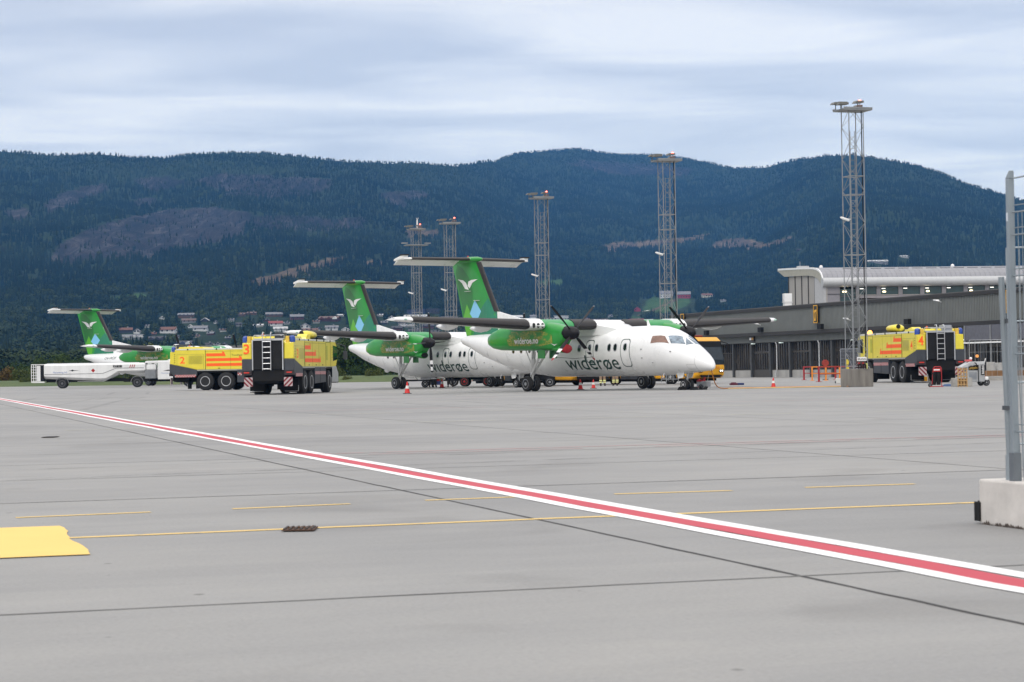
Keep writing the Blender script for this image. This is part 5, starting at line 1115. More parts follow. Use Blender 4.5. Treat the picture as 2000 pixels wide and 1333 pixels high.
for v in range(3):
    r_=random.Random(20+v); mb=MB()
    for k in range(130):
        a=r_.uniform(0,6.28); zz=r_.uniform(-1,1); q=math.sqrt(1-zz*zz)*r_.uniform(.75,1.1); c=Vector((math.cos(a)*q*2.7,math.sin(a)*q*2.7,4.3+zz*2.9+r_.uniform(-.4,.4)))
        nrm=Vector((math.cos(a)*q,math.sin(a)*q,zz+.35)).normalized()+Vector((r_.uniform(-.5,.5),r_.uniform(-.5,.5),r_.uniform(-.5,.5))); nrm.normalize(); u=nrm.orthogonal().normalized(); w2=nrm.cross(u); s=r_.uniform(.45,.85)
        mb.add([c+u*s,c+(u*.3+w2)*s*.9,c-u*s*.8+w2*.3*s,c-(w2+u*.2)*s*.9],[(0,1,2,3)])
    src_obj('b_broadleaf%d'%v,mb,dec_m)
rng=np.random.default_rng(4)
NT=190000
Yt=np.sqrt(rng.uniform((560/5300)**2,1,NT))*5300; tt=rng.uniform(-.33,.33,NT); Xt=tt*Yt
yr=np.interp(1000+4000*tt,YRX,YRY); keep=Yt<yr+60; Xt,Yt,tt,yr=Xt[keep],Yt[keep],tt[keep],yr[keep]
Zt=hill(Xt,Yt); rk,sc2,cl,fi,tr=masks(Xt,Yt,Zt); r1=rng.random(len(Xt))
keep=~((rk&(r1<np.where(masks.faint,.13,.82)))|(sc2&(r1<.95))|(cl&(r1<.95))|fi|tr)
pxt,pyt=pxpy(Xt,Yt,Zt)
tyy=pyt-4000*7.5/Yt
for (hx,hy,hw_),q in zip(hl,HS):
    hpx=1000+4000*hx/hy; keep&=~((np.abs(pxt-hpx)<q[2]*.5+4000*2.2/Yt*.8)&(Yt<hy+8)&(Yt>hy-450)&(tyy<q[1]-q[3]*.16))
keep&=~((np.abs(pxt-1305)<55)&(pyt>584)&(pyt<622))
Xt,Yt,Zt=Xt[keep],Yt[keep],Zt[keep]; ut=(Yt-Y0)/(np.interp(1000+4000*Xt/Yt,YRX,YRY)-Y0)
pd=np.clip(.95-ut*1.35+.6*fbm(Xt/180,Yt/260,4,77),0.03,1); dec=rng.random(len(Xt))<pd; dec|=(ut>.93)&(rng.random(len(Xt))<.35)
ix=np.where(dec,3+rng.integers(0,3,len(Xt)),rng.integers(0,3,len(Xt))); scl=rng.uniform(.65,1.15,len(Xt))*np.where(masks(Xt,Yt,Zt)[0],.6,1)*np.where(ut>.9,.62,np.where(ut>.6,.85,1))*np.where(dec,1.0,1.0)
pm=bpy.data.meshes.new('forest'); pm.vertices.add(len(Xt)); pm.vertices.foreach_set('co',np.stack([Xt,Yt,Zt-.5],-1).ravel())
for nm,tp,dat in (('kindex','INT',ix.astype(np.int32)),('size','FLOAT',scl.astype(np.float32)),('turn','FLOAT',rng.uniform(0,6.28,len(Xt)).astype(np.float32))):
    a=pm.attributes.new(nm,tp,'POINT'); a.data.foreach_set('value',dat)
fo=bpy.data.objects.new('forest',pm); COL.objects.link(fo); tag(fo,'dark mixed forest covering the hillside','forest',kind='stuff')
ng=bpy.data.node_groups.new('scatter','GeometryNodeTree'); ng.interface.new_socket('Geometry',in_out='INPUT',socket_type='NodeSocketGeometry'); ng.interface.new_socket('Geometry',in_out='OUTPUT',socket_type='NodeSocketGeometry')
gi=ng.nodes.new('NodeGroupInput'); go=ng.nodes.new('NodeGroupOutput'); iop=ng.nodes.new('GeometryNodeInstanceOnPoints'); ci=ng.nodes.new('GeometryNodeCollectionInfo'); ci.inputs['Collection'].default_value=src; ci.inputs['Separate Children'].default_value=True; ci.inputs['Reset Children'].default_value=True
iop.inputs['Pick Instance'].default_value=True
def attr(n,tp):
    q=ng.nodes.new('GeometryNodeInputNamedAttribute'); q.data_type=tp; q.inputs['Name'].default_value=n; return [o for o in q.outputs if o.enabled and o.name=='Attribute'][0]
ng.links.new(gi.outputs[0],iop.inputs['Points']); ng.links.new(ci.outputs[0],iop.inputs['Instance']); ng.links.new(attr('kindex','INT'),iop.inputs['Instance Index']); ng.links.new(attr('size','FLOAT'),iop.inputs['Scale'])
cr_=ng.nodes.new('ShaderNodeCombineXYZ'); ng.links.new(attr('turn','FLOAT'),cr_.inputs[2]); ng.links.new(cr_.outputs[0],iop.inputs['Rotation']); ng.links.new(iop.outputs[0],go.inputs[0])
md=fo.modifiers.new('scatter','NODES'); md.node_group=ng
# ------------------------------------------------------------------ trees and bushes beyond the apron edge
def leaf_tree(seed,H_,Wd,m_leaf,n=2600,shape='round'):
    r_=random.Random(seed); T=empty('broadleaf_tree'); 
    mb=MB(); mb.path([(0,0,0),(.05,0,H_*.3),(-.05,.05,H_*.6)],.10,6)
    blobs=[]
    for k in range(11 if shape=='round' else 9):
        a=r_.uniform(0,6.28); q=r_.uniform(.15,.75)*Wd/2; z=H_*r_.uniform(.22,.85) if shape=='round' else H_*r_.uniform(.15,.9); s=r_.uniform(.22,.38)*Wd*(1.15-z/H_*.5)
        blobs.append((Vector((math.cos(a)*q*(1.2-z/H_*.7),math.sin(a)*q*(1.2-z/H_*.7),z)),s)); mb.tube((0,0,z*.5),blobs[-1][0],.05,5,r2=.02)
    mb.build('trunk',bark,T)
    mb=MB(); per=n//len(blobs)
    for c,s in blobs:
        for i in range(per):
            d=Vector((r_.gauss(0,1),r_.gauss(0,1),r_.gauss(0,.8))).normalized()*s*(r_.random()**.28); p=c+d
            if p.z<.1: continue
            nrm=(d.normalized()*.5+Vector((r_.uniform(-1,1),r_.uniform(-1,1),r_.uniform(-.3,1)))).normalized(); u=nrm.orthogonal().normalized(); v=nrm.cross(u); q=r_.uniform(.07,.15)
            mb.add([p+u*q,p+v*q*.8,p-u*q,p-v*q*.8],[(0,1,2,3)])
    mb.build('crown',m_leaf,T,fix=False); return T
near_a=tree_mat('near_leaf_dark',(.025,.048,.014),(.06,.095,.028),.35); near_b=tree_mat('near_leaf_olive',(.055,.075,.018),(.12,.13,.035),.35); near_c=tree_mat('near_leaf_rust',(.10,.065,.02),(.16,.11,.035),.35)
def spruce(seed,H_):
    r_=random.Random(seed); T=empty('spruce_tree'); MB().tube((0,0,0),(0,0,H_*.95),.14,7,r2=.02).build('trunk',bark,T); mb=MB()
    for i in range(1900):
        f=r_.random()**1.25; z=H_*(.08+.9*f); R=(1-f)*H_*.24*(.6+.4*abs(math.sin(f*24)))+.05; a=r_.uniform(0,6.28); q=R*r_.random()**.4; p=Vector((math.cos(a)*q,math.sin(a)*q,z-q*.25))
        d=Vector((math.cos(a),math.sin(a),-.35)); u=d.normalized(); v=Vector((-math.sin(a),math.cos(a),r_.uniform(-.3,.3))); s=r_.uniform(.14,.26); mb.add([p,p+u*s+v*s*.35,p+u*s*1.6,p+u*s-v*s*.35],[(0,1,2,3)])
    mb.build('crown',near_a,T,fix=False); return T
protos={'dark':leaf_tree(1,5.6,4.6,near_a),'dark2':leaf_tree(2,4.6,4.8,near_a),'olive':leaf_tree(3,4.4,5.0,near_b),'rust':leaf_tree(4,3.0,3.0,near_c,1600),'spruce':spruce(5,6.0),'low':leaf_tree(6,2.2,3.6,near_b,1700)}
TR=[# px, topy, Y, kind, label
(12,715,287,'rust','rusty brown bush at the far left edge'),(44,722,283,'low','low olive bush left of the tanker ladder'),(30,700,292,'dark2','dark round tree above the far left bushes'),(70,694,288,'dark','dark tree directly behind the ladder of the tanker'),
(98,684,290,'dark2','dark tree above the rear of the tank'),(128,682,289,'dark','dark tree just left of the farthest airliner tail cone'),(108,704,282,'olive','olive tree low behind the rear of the tank'),(158,690,294,'dark2','dark tree hidden behind the tail of the farthest airliner'),
(75,728,274,'low','low olive bush beside the rear ladder of the tanker'),(50,738,272,'low','smallest olive bush left of the tanker'),(190,722,281,'low','low bush showing under the middle of the tank'),(225,726,281,'dark2','dark bush showing under the front of the tank'),(160,730,280,'low','low bush showing under the tank beside its rear wheel'),
(255,676,300,'olive','olive tree behind the dorsal fin of the farthest airliner'),(285,671,297,'olive','broad olive tree behind the engine of the farthest airliner'),(313,668,300,'spruce','narrow dark spruce left of fire truck 2'),
(352,690,296,'dark','dark tree hidden behind fire truck 2'),(400,694,290,'dark2','dark round tree hidden behind fire truck 2'),(450,690,292,'dark','dark tree hidden between fire trucks 2 and 3'),
(645,655,262,'dark','dark tree right behind the mirror of fire truck 3'),(668,648,264,'dark2','dark tree between fire truck 3 and the middle airliner'),(690,640,268,'dark','tallest dark tree under the middle airliner tail cone'),(715,650,262,'dark2','dark round tree behind the middle airliner tail cone'),(742,655,262,'dark','dark tree left of the middle airliner main gear'),
(655,712,250,'olive','olive bush low between fire truck 3 and the middle airliner'),(700,708,252,'dark2','dark bush under the tail cone of the middle airliner'),(764,662,270,'dark2','dark tree behind the main gear of the middle airliner'),(728,722,247,'low','low olive bush on the grass bank'),(676,735,243,'low','low olive bush at the apron edge beside fire truck 3'),
(788,640,300,'spruce','dark spruce behind the near wingtip of the nearest airliner'),(905,640,300,'dark','dark tree behind the fin root of the nearest airliner'),(925,648,296,'dark2','dark tree low behind the fin of the nearest airliner'),
(1215,624,420,'spruce','lone spruce above the roof of the nearest airliner')]
used=set()
for k,(px,ty,Yt_,kd,lb) in enumerate(TR):
    o=protos[kd] if kd not in used else copy_tree(protos[kd]); used.add(kd)
    X=(px-1000)/4000*Yt_; zt_=CAM_H+(722.3-.016*(px-1000)-ty)/4000*Yt_; H0={'dark':5.6,'dark2':4.6,'olive':4.4,'rust':3.0,'spruce':6.0,'low':2.2}[kd]
    s=max(.4,(zt_+.3)/H0/ (1.05)); o.location=(X,Yt_,-.32); o.scale=(min(s,1.45),min(s,1.45),s); o.rotation_euler=(0,0,k*1.7)
    tag(o,lb,'spruce' if kd=='spruce' else ('bush' if kd in('low','rust') else 'tree'),'trees and bushes beyond the apron edge')
# grass bank along the apron edge
mb=MB(); pts=[(-175,322),(-75,272),(-45,254),(-12,235),(12,264),(60,264)]; R=[]
for x,y in pts: R.append([Vector((x,y,-.35)),Vector((x,y+1.0,.05)),Vector((x+.3,y+5,.55)),Vector((x+.6,y+10,.75)),Vector((x+1,y+22,.2)),Vector((x+1,y+24,-.35))])
tag(mb.loft(R).build('grass_bank',gm),kind='structure')
# haze
hz=MB().box(-2900,2900,-200,5950,-1.4,640).build('haze',bpy.data.materials.new('haze_air')); tag(hz,kind='stuff')
hmt=hz.data.materials[0]; hmt.use_nodes=True; hmt.node_tree.nodes.clear(); o_=hmt.node_tree.nodes.new('ShaderNodeOutputMaterial'); pv=hmt.node_tree.nodes.new('ShaderNodeVolumePrincipled')
pv.inputs['Color'].default_value=(.13,.43,1.0,1); pv.inputs['Density'].default_value=.000078; hmt.node_tree.links.new(pv.outputs[0],o_.inputs['Volume'])
# ------------------------------------------------------------------ cones
cone_red=mat('cone_red',(.62,.03,.025),.5,var=.1); cone_w=mat('cone_white_band',(.75,.75,.72),.4,var=.05); cone_b=mat('cone_base_black',(.02,.02,.022),.7)
def cone(X,Y,lb,h=.62):
    C=empty('traffic_cone',(X,Y,0),.3,lb,'cone','red and white traffic cones'); s=h/.62
    C.scale=(s,s,s)
    MB().box(-.19,.19,-.19,.19,0,.035).build('base',cone_b,C,bevel=.01)
    MB().lathe([(.035,.150),(.06,.140),(.27,.095)],(0,0,0),'z',18).lathe([(.42,.066),(.60,.030),(.62,.022),(.62,.005)],(0,0,0),'z',18).build('cone_body',cone_red,C,smooth=40)
    MB().lathe([(.27,.097),(.42,.068)],(0,0,0),'z',18).build('reflective_band',cone_w,C,smooth=40)
cone(-5.5,106.8,'traffic cone standing by the near main wheels of the middle airliner, nearest the camera')
cone(-4.85,140.5,'traffic cone under the fuselage of the middle airliner')
cone(3.74,113.2,'left traffic cone of the two under the belly of the nearest airliner',.58)
cone(4.68,118.8,'right traffic cone of the two under the belly of the nearest airliner',.52)
cone(13.92,109.4,'lone traffic cone out in the open to the right of the nearest airliner',.52)
cone(10.35,113.5,'traffic cone right behind the nose wheel of the nearest airliner',.5)
# ------------------------------------------------------------------ service gear under the airliners
def at_g(px,Y): return ((px-1000)/4000*Y,Y,0)
T=empty('baggage_cart',at_g(812,147),R_(3),'white closed baggage cart under the middle airliner','cart')
MB().box(-1.0,1.0,-.6,.6,.55,1.75).build('box_body',white,T,bevel=.03); MB().box(-1.1,1.1,-.62,.62,.44,.54).box(1.0,1.9,-.04,.04,.40,.48).build('frame',dark,T)
MB().box(-.9,-.15,-.615,-.60,.7,1.6).box(.0,.85,-.615,-.60,.7,1.6).build('door',mat('door_pale',(.6,.6,.58),.5),T)
for x in (-.75,.62):
    for y in (-.5,.5): small_wheel(T,x,y,.22,.14)
T=empty('equipment_trolley',at_g(832,144),R_(0),'small trolley with a pale frame and one big wheel beside two standing people','trolley')
MB().path([(-.6,-.3,.55),(.7,-.3,.62),(.7,.3,.62),(-.6,.3,.55),(-.6,-.3,.55)],.03).path([(-.6,0,.55),(-.95,0,.95)],.03).box(-.4,.6,-.28,.28,.6,.8).build('frame',rim_m,T)
for y in (-.32,.32): small_wheel(T,-.1,y,.26,.12,mat('rim_light',(.55,.55,.56),.4))
T=empty('cable_crate',at_g(852,147),R_(4),'blue and red crate on small wheels under the middle airliner','crate')
MB().box(-.42,.42,-.3,.3,.16,.42).build('crate_body',mat('crate_blue',(.05,.07,.22),.6,var=.2),T,bevel=.02); MB().box(-.35,.2,-.25,.25,.42,.60).build('red_pack',red_m,T,bevel=.03); MB().box(-.5,.5,-.32,.32,.62,.9).build('lid',mat('crate_pale',(.5,.5,.48),.6),T,bevel=.02)
MB().box(-.46,-.42,-.3,.3,.16,.64).box(.42,.46,-.3,.3,.16,.64).build('side_bracket',rim_m,T)
for x in (-.3,.3): small_wheel(T,x,-.2,.09,.06); small_wheel(T,x,.2,.09,.06)
T=empty('flatbed_trailer',at_g(928,148),R_(-4),'long grey flatbed trailer with red wheel hubs under the middle airliner','trailer')
MB().box(-2.3,2.0,-1.0,1.0,.66,.82).build('deck',mat('deck_grey',(.20,.21,.20),.6,var=.2),T,bevel=.02); MB().box(-2.2,1.9,-.2,.2,.5,.66).path([(2.0,0,.6),(3.2,0,.45)],.05).path([(-2.3,0,.6),(-3.0,0,.50),(-3.2,0,.45)],.04).build('chassis',dark,T)
MB().path([(-2.2,-1,.82),(-2.2,-1,1.3),(-2.2,1,1.3),(-2.2,1,.82)],.03).build('end_rail',rim_m,T)
for x in (-.75,.9):
    for y in (-.8,.8): small_wheel(T,x,y,.36,.26,red_m)
T=empty('pale_van_trailer',at_g(885,152),R_(0),'pale boxy trailer half hidden between the people and the flatbed','trailer')
MB().box(-.8,.9,-.7,.7,.5,1.7).build('box_body',mat('trailer_pale',(.42,.42,.40),.6,var=.1),T,bevel=.03); MB().box(-.9,1.0,-.72,.72,.4,.5).build('frame',dark,T); MB().path([(.9,0,.4),(1.9,0,.35)],.03).build('tow_bar',mat('tow_red',(.4,.06,.03),.5),T)
for y in (-.6,.6): small_wheel(T,0,y,.36,.2)
T=empty('belt_loader',at_g(1042,134),R_(4),'red belt loader sloping down behind the near main gear of the nearest airliner','belt loader')
MB().box(-1.5,1.3,-.75,.75,.45,.85).build('body',dark,T,bevel=.05); MB().prism([(-1.6,1.55),(-1.6,1.30),(1.6,.72),(1.75,.80),(1.6,.98)],-.5,.5).build('belt_frame',red_m,T,bevel=.02); MB().prism([(-1.55,1.56),(1.58,.99),(1.58,1.02),(-1.55,1.60)],-.42,.42).build('belt',black_rub,T)
MB().box(-.2,.5,.5,.75,.85,1.3).build('seat',dark,T,bevel=.03); MB().tube((-.9,-.6,.9),(-.9,-.6,1.35),.03).build('steering_column',dark,T)
MB().lathe([(-.02,.12),(.05,.13),(.1,.05)],(-1.52,-.5,.7),'x',10).build('headlight',alu,T)
for x in (-1.05,.95):
    for y in (-.65,.65): small_wheel(T,x,y,.32,.22)
# ------------------------------------------------------------------ people
def skin_body(name,joints,edges,m_,parent,sub=2):
    me=bpy.data.meshes.new(name); me.from_pydata([j[:3] for j in joints],edges,[]); me.materials.append(m_)
    o=bpy.data.objects.new(name,me); COL.objects.link(o); o.parent=parent
    sk=o.modifiers.new('skin','SKIN'); sk.use_smooth_shade=True
    lay=me.skin_vertices[0].data if me.skin_vertices else None
    if lay is None:
        b=bmesh.new(); b.from_mesh(me); b.verts.layers.skin.verify(); b.to_mesh(me); b.free(); lay=me.skin_vertices[0].data
    for i,j in enumerate(joints): lay[i].radius=(j[3],j[4] if len(j)>4 else j[3]); lay[i].use_root=(i==0)
    sb=o.modifiers.new('sub','SUBSURF'); sb.levels=1; sb.render_levels=sub
    return o
skin_t=mat('skin',(.45,.28,.20),.6,var=.05)
def person(loc,rz,lb,trouser,jacket,helmet=None,band=False,spread=.12):
    P=empty('person',loc,rz,lb,'person','ground crew standing under the airliners')
    J=[(0,0,.96,.15,.12),(0,0,1.16,.13,.10),(0,0,1.38,.17,.11),(0,0,1.50,.06,.06),(0,.01,1.58,.055,.055),(0,.01,1.66,.088,.10),(0,.005,1.76,.075,.085)]; E_=[(0,1),(1,2),(2,3),(3,4),(4,5),(5,6)]
    for sg in (-1,1):
        k=len(J); J+=[(sg*.10,0,.90,.095,.095),(sg*spread,.02,.50,.065,.065),(sg*(spread+.01),0,.10,.045,.05),(sg*(spread+.02),-.14,.035,.04,.03)]; E_+=[(0,k),(k,k+1),(k+1,k+2),(k+2,k+3)]
        k=len(J); J+=[(sg*.20,0,1.43,.06,.06),(sg*.27,.02,1.15,.045,.045),(sg*.29,-.06,.90,.032,.032),(sg*.295,-.08,.83,.034,.018)]; E_+=[(2,k),(k,k+1),(k+1,k+2),(k+2,k+3)]
        h=len(J)-1
        for q,(dy,L_) in enumerate(((-.032,.075),(-.011,.09),(.011,.085),(.032,.065))): 
            n_=len(J); J+=[(sg*.295,-.08+dy,.79,.010,.010),(sg*.285,-.085+dy,.79-L_,.008,.008)]; E_+=[(h,n_),(n_,n_+1)]
        n_=len(J); J+=[(sg*.27,-.115,.81,.011,.011),(sg*.255,-.13,.77,.009,.009)]; E_+=[(h,n_),(n_,n_+1)]
    skin_body('body',J,E_,skin_t,P)
    MB().lathe([(0,.012),(.02,.01)],(-.03,-.10,1.68),'y',6).lathe([(0,.012),(.02,.01)],(.03,-.10,1.68),'y',6).build('eye',dark,P)
    J2=[(0,0,1.02,.165,.135)]; E2=[]
    for sg in (-1,1):
        k=len(J2); J2+=[(sg*.105,0,.86,.115,.115),(sg*spread,.02,.50,.095,.095),(sg*(spread+.01),0,.12,.088,.088)]; E2+=[(0,k),(k,k+1),(k+1,k+2)]
    skin_body('trousers',J2,E2,trouser,P)
    J3=[(0,0,1.0,.175,.135),(0,0,1.2,.16,.13),(0,0,1.42,.185,.13),(0,0,1.52,.08,.08)]; E3=[(0,1),(1,2),(2,3)]
    for sg in (-1,1):
        k=len(J3); J3+=[(sg*.21,0,1.43,.075,.075),(sg*.27,.02,1.15,.06,.06),(sg*.29,-.05,.93,.05,.05)]; E3+=[(2,k),(k,k+1),(k+1,k+2)]
    skin_body('jacket',J3,E3,jacket,P)
    for sg in (-1,1):
        MB().loft([[Vector((sg*(spread+.02)+.055*k*math.cos(a),-.03+y+.13*k*math.sin(a)*1.0,z)) for a in [i*math.pi/6 for i in range(12)]] for z,k,y in ((0,1,-.02),(.05,1,-.02),(.09,.85,0),(.14,.75,.02))]).build('boot',dark,P,smooth=50)
        if band:
            for z in (.24,.36): MB().lathe([(-.03,.098),(.03,.100)],(sg*(spread+.005),.01,z),'z',14).build('reflective_band',mat('reflective_yellow_glow',(.75,.8,.35),.35,emit=(.7,.8,.3),es=.12),P)  # faint emission put into the bands imitates light they would reflect
    if helmet: MB().lathe([(-.02,.125),(.03,.12),(.09,.09),(.12,.03)],(0,.01,1.72),'z',16).build('helmet',helmet,P,smooth=50)
    else: MB().lathe([(-.02,.098),(.05,.095),(.09,.07),(.11,.02)],(0,.02,1.72),'z',14).build('hair',mat('hair_brown',(.05,.03,.02),.8),P,smooth=50)
tan=mat('turnout_tan',(.30,.20,.13),.8,var=.15); blk_c=mat('cloth_black',(.012,.012,.014),.85,var=.1); hv=mat('hi_vis_yellow',(.55,.65,.05),.6); navy_c=mat('cloth_navy',(.02,.025,.05),.8)
person((5.93,135,0),R_(10),'firefighter in tan trousers with bright leg bands, left of the two under the nearest airliner',tan,tan,mat('helmet_white',(.7,.7,.7),.3),True)
person((6.78,135.3,0),R_(-14),'firefighter in tan trousers with bright leg bands, right of the two under the nearest airliner',tan,tan,mat('helmet_yellow',(.6,.5,.05),.3),True,.11)
person((-5.80,145.5,0),R_(20),'person in black trousers beside the trolley under the middle airliner',blk_c,hv,None,False,.10)
person((-5.60,146.6,0),R_(160),'person in black trousers standing behind the one beside the trolley',blk_c,navy_c,None,False,.09)
person((-4.45,146.4,0),R_(0),'person with legs apart right of the traffic cone under the middle airliner',blk_c,hv,None,False,.15)
# ------------------------------------------------------------------ things lying about near the nose
ch=empty('wheel_chocks',(9.05,103.3,0),R_(-50),'black chocks around the nose wheel of the nearest airliner','chocks')
for x,y in ((-.45,-.3),(-.45,.3),(.45,-.3),(.45,.3)): MB().prism([(x-.17,0),(x+.17,0),(x+.04,.17),(x-.04,.17)],y-.16,y+.16).build('chock',dark,ch)
MB().path([(-.45,.45,.05),(.45,.45,.05)],.015).path([(.9,-.2,.03),(.45,-.3,.05)],.015).build('rope',dark,ch)
tw=empty('tow_head',(9.75,105.0,0),R_(-40),'low red and silver towing gear beside the nose wheel','towing gear'); MB().box(-.3,.35,-.15,.2,.14,.42).build('head',rim_m,tw,bevel=.02); MB().tube((.1,0,.4),(.1,0,.62),.05,8).box(-.25,.0,-.18,.18,.4,.5).build('red_lever',red_m,tw)
for y in (-.2,.24): small_wheel(tw,0,y,.13,.07)
bg_=empty('folded_bag',(13.72,125.5,0),R_(5),'flat dark red and blue bag lying on the apron right of the nose','bag'); 
MB().box(-.40,.02,-.25,.25,0,.12).box(-.32,-.05,-.2,.2,.12,.17).build('red_pouch',mat('pouch_dark_red',(.10,.015,.03),.8,var=.3),bg_,bevel=.03); MB().box(.04,.42,-.24,.24,0,.13).build('blue_pouch',mat('pouch_navy',(.02,.03,.10),.8,var=.3),bg_,bevel=.03)
def cable(name,pts,r,m_,lb,cat='cable'):
    cu=bpy.data.curves.new(name,'CURVE'); cu.dimensions='3D'; cu.bevel_depth=r; cu.bevel_resolution=2; sp=cu.splines.new('NURBS'); sp.points.add(len(pts)-1); sp.order_u=3; sp.use_endpoint_u=True
    for p,q in zip(sp.points,pts): p.co=tuple(q)+(1,)
    o=bpy.data.objects.new('c',cu); COL.objects.link(o); bpy.context.view_layer.update(); me=bpy.data.meshes.new_from_object(o.evaluated_get(bpy.context.evaluated_depsgraph_get())); bpy.data.objects.remove(o)
    o=bpy.data.objects.new(name,me); COL.objects.link(o); me.materials.clear(); me.materials.append(m_); me.shade_smooth(); return tag(o,lb,cat)
cab_o=mat('cable_orange',(.55,.22,.06),.6,var=.2)
rr=random.Random(2); pts=[(9.95,102.4,.98),(10.05,102.7,.62),(10.25,103.4,.2),(10.6,104.4,.03),(11.3,105.6,.03)]+[(11.3+.42*i,105.6+.10*i+rr.uniform(-.35,.35),.03) for i in range(1,15)]+[(17.2,105.0,.03)]
cable('power_cable',pts,.028,cab_o,'orange power cable running from the nose to the mast base')
cable('power_cable',[(11.0+.5*i,104.6+.13*i+rr.uniform(-.2,.2),.022) for i in range(13)],.02,mat('cable_yellow',(.6,.45,.2),.6),'thin yellow hose lying beside the orange power cable')
cable('ground_wire',[(9.85,102.6,.90),(9.80,102.7,.5),(9.65,103.0,.12),(9.35,103.2,.03),(9.1,103.1,.03)],.012,mat('wire_grey',(.3,.3,.28),.6),'thin grey wire hanging from the nose to the chocks','wire')
# drains
dr=MB().box(-.12,.12,-.16,.16,.003,.010).build('drain_cover',[mat('drain_rust',(.09,.05,.035),.9,var=.4,scale=20)],None); dr.location=(-1.60,15.26,.006)
mb=MB(); [mb.box(-.11+i*.04,-.095+i*.04,-.14,.14,.012,.018) for i in range(6)]; mb.build('grating',mat('drain_iron',(.05,.04,.035),.8,var=.3),dr); rr=random.Random(7)
for i in range(12): MB
mb=MB()
for i in range(22): a,q=rr.uniform(0,6.28),rr.uniform(0,.12); mb.tube((math.cos(a)*q,math.sin(a)*q*.6,.012),(math.cos(a)*q+rr.uniform(-.05,.05),math.sin(a)*q*.6+rr.uniform(-.04,.04),.012+rr.random()*.014),.004,4)
mb.build('dry_leaf_litter',mat('dry_leaf',(.16,.08,.04),.9,var=.4),dr)['kind']='stuff'; tag(dr,'rusty drain cover with dry leaves on the yellow line','drain')
d2=MB().box(-.13,.13,-.22,.22,.003,.010).build('drain_cover',mat('drain_iron',(.05,.04,.035),.8),None); d2.location=(-8.95,39.6,.004); tag(d2,'small black drain cover on the left behind the red line','drain')
MB().box(-.11,.11,-.2,.2,.010,.014).build('grating',dark,d2)
# ------------------------------------------------------------------ railings and small things by the terminal
def barrier(name,loc,rz,L_,m_,lb,h=1.05,n=2):
    T=empty(name,loc,rz,lb,'barrier'); mb=MB(); mb.box(0,L_,-.04,.04,h-.08,h); mb.box(0,L_,-.03,.03,h*.5-.03,h*.5+.03); mb.build('rail',m_,T)
    for i in range(n): x=L_*i/(n-1); MB().box(x-.05,x+.05,-.05,.05,0,h).box(x-.15,x+.15,-.15,.15,0,.03).build('post',m_,T)
ob=mat('barrier_orange',(.75,.26,.03),.5,var=.08); rb=mat('barrier_red',(.36,.03,.035),.5,var=.1)
barrier('railing',at_g(1569,158),R_(-62),4.0,rb,'red railing, leftmost of the three by the terminal glass')
barrier('railing',at_g(1598,139),R_(35),4.2,rb,'red railing behind the orange ones')
barrier('railing',at_g(1585,151),R_(0),1.0,ob,'short orange railing, left of the pair')
barrier('railing',at_g(1612,150),R_(0),1.0,ob,'short orange railing, right of the pair')
T=empty('hose_reel',at_g(1611,160),R_(0),'red hose reel on a stand behind the orange railings','hose reel'); MB().lathe([(-.15,.1),(-.15,.26),(-.1,.26),(-.1,.2),(.1,.2),(.1,.26),(.15,.26),(.15,.1)],(0,0,1.3),'y',16).build('reel',mat('reel_red',(.30,.035,.02),.6,var=.4,scale=6),T); MB().tube((0,0,0),(0,0,1.4),.05).box(-.2,.2,-.2,.2,0,.05).build('stand',dark,T); MB().tube((0,-.2,.5),(0,-.2,1.0),.09).build('extinguisher',dark,T)
wb=empty('concrete_barrier',at_g(1640,127),R_(0),'small white concrete block with dark ends left of the mast base','block'); MB().prism([(-.30,0),(.30,0),(.30,.26),(.26,.31),(-.26,.31),(-.30,.26)],-.2,.2).build('block_body',mat('block_white',(.6,.6,.58),.7,var=.1),wb,bevel=.02); MB().box(-.33,-.30,-.1,.1,.0,.14).box(.30,.33,-.1,.1,0,.1).build('end_clip',dark,wb)
def mesh_panel(T,w_,h,z0=.15,dx=.10,dz=.25,r=.004,frame=.02,m_=steel):
    mb=MB(); mb.path([(0,0,z0),(0,0,h),(w_,0,h),(w_,0,z0),(0,0,z0)],frame,8); mb.build('frame',m_,T); mb=MB()
    x=dx
    while x<w_: mb.tube((x,0,z0),(x,0,h),r,4,caps=False); x+=dx
    z=z0+dz
    while z<h: mb.tube((0,0,z),(w_,0,z),r*1.2,4,caps=False); z+=dz
    mb.build('wire_mesh',m_,T)
fl=empty('mesh_fence',at_g(1641,118),R_(8),'grey mesh fence panel with yellow warning signs behind the mast base','fence'); mesh_panel(fl,1.05,2.05,.1,.05,.2,.006,.022,mat('fence_grey',(.25,.27,.31),.5))
MB().add([(.30,-.03,1.15),(.46,-.03,1.15),(.50,-.03,1.30),(.42,-.03,1.45),(.34,-.03,1.45),(.27,-.03,1.30)],[(0,1,2,3,4,5)]).add([(.30,-.03,.80),(.46,-.03,.80),(.50,-.03,.95),(.42,-.03,1.10),(.34,-.03,1.10),(.27,-.03,.95)],[(0,1,2,3,4,5)]).build('warning_sign',mat('warning_yellow',(.65,.5,.05),.5),fl,fix=False)
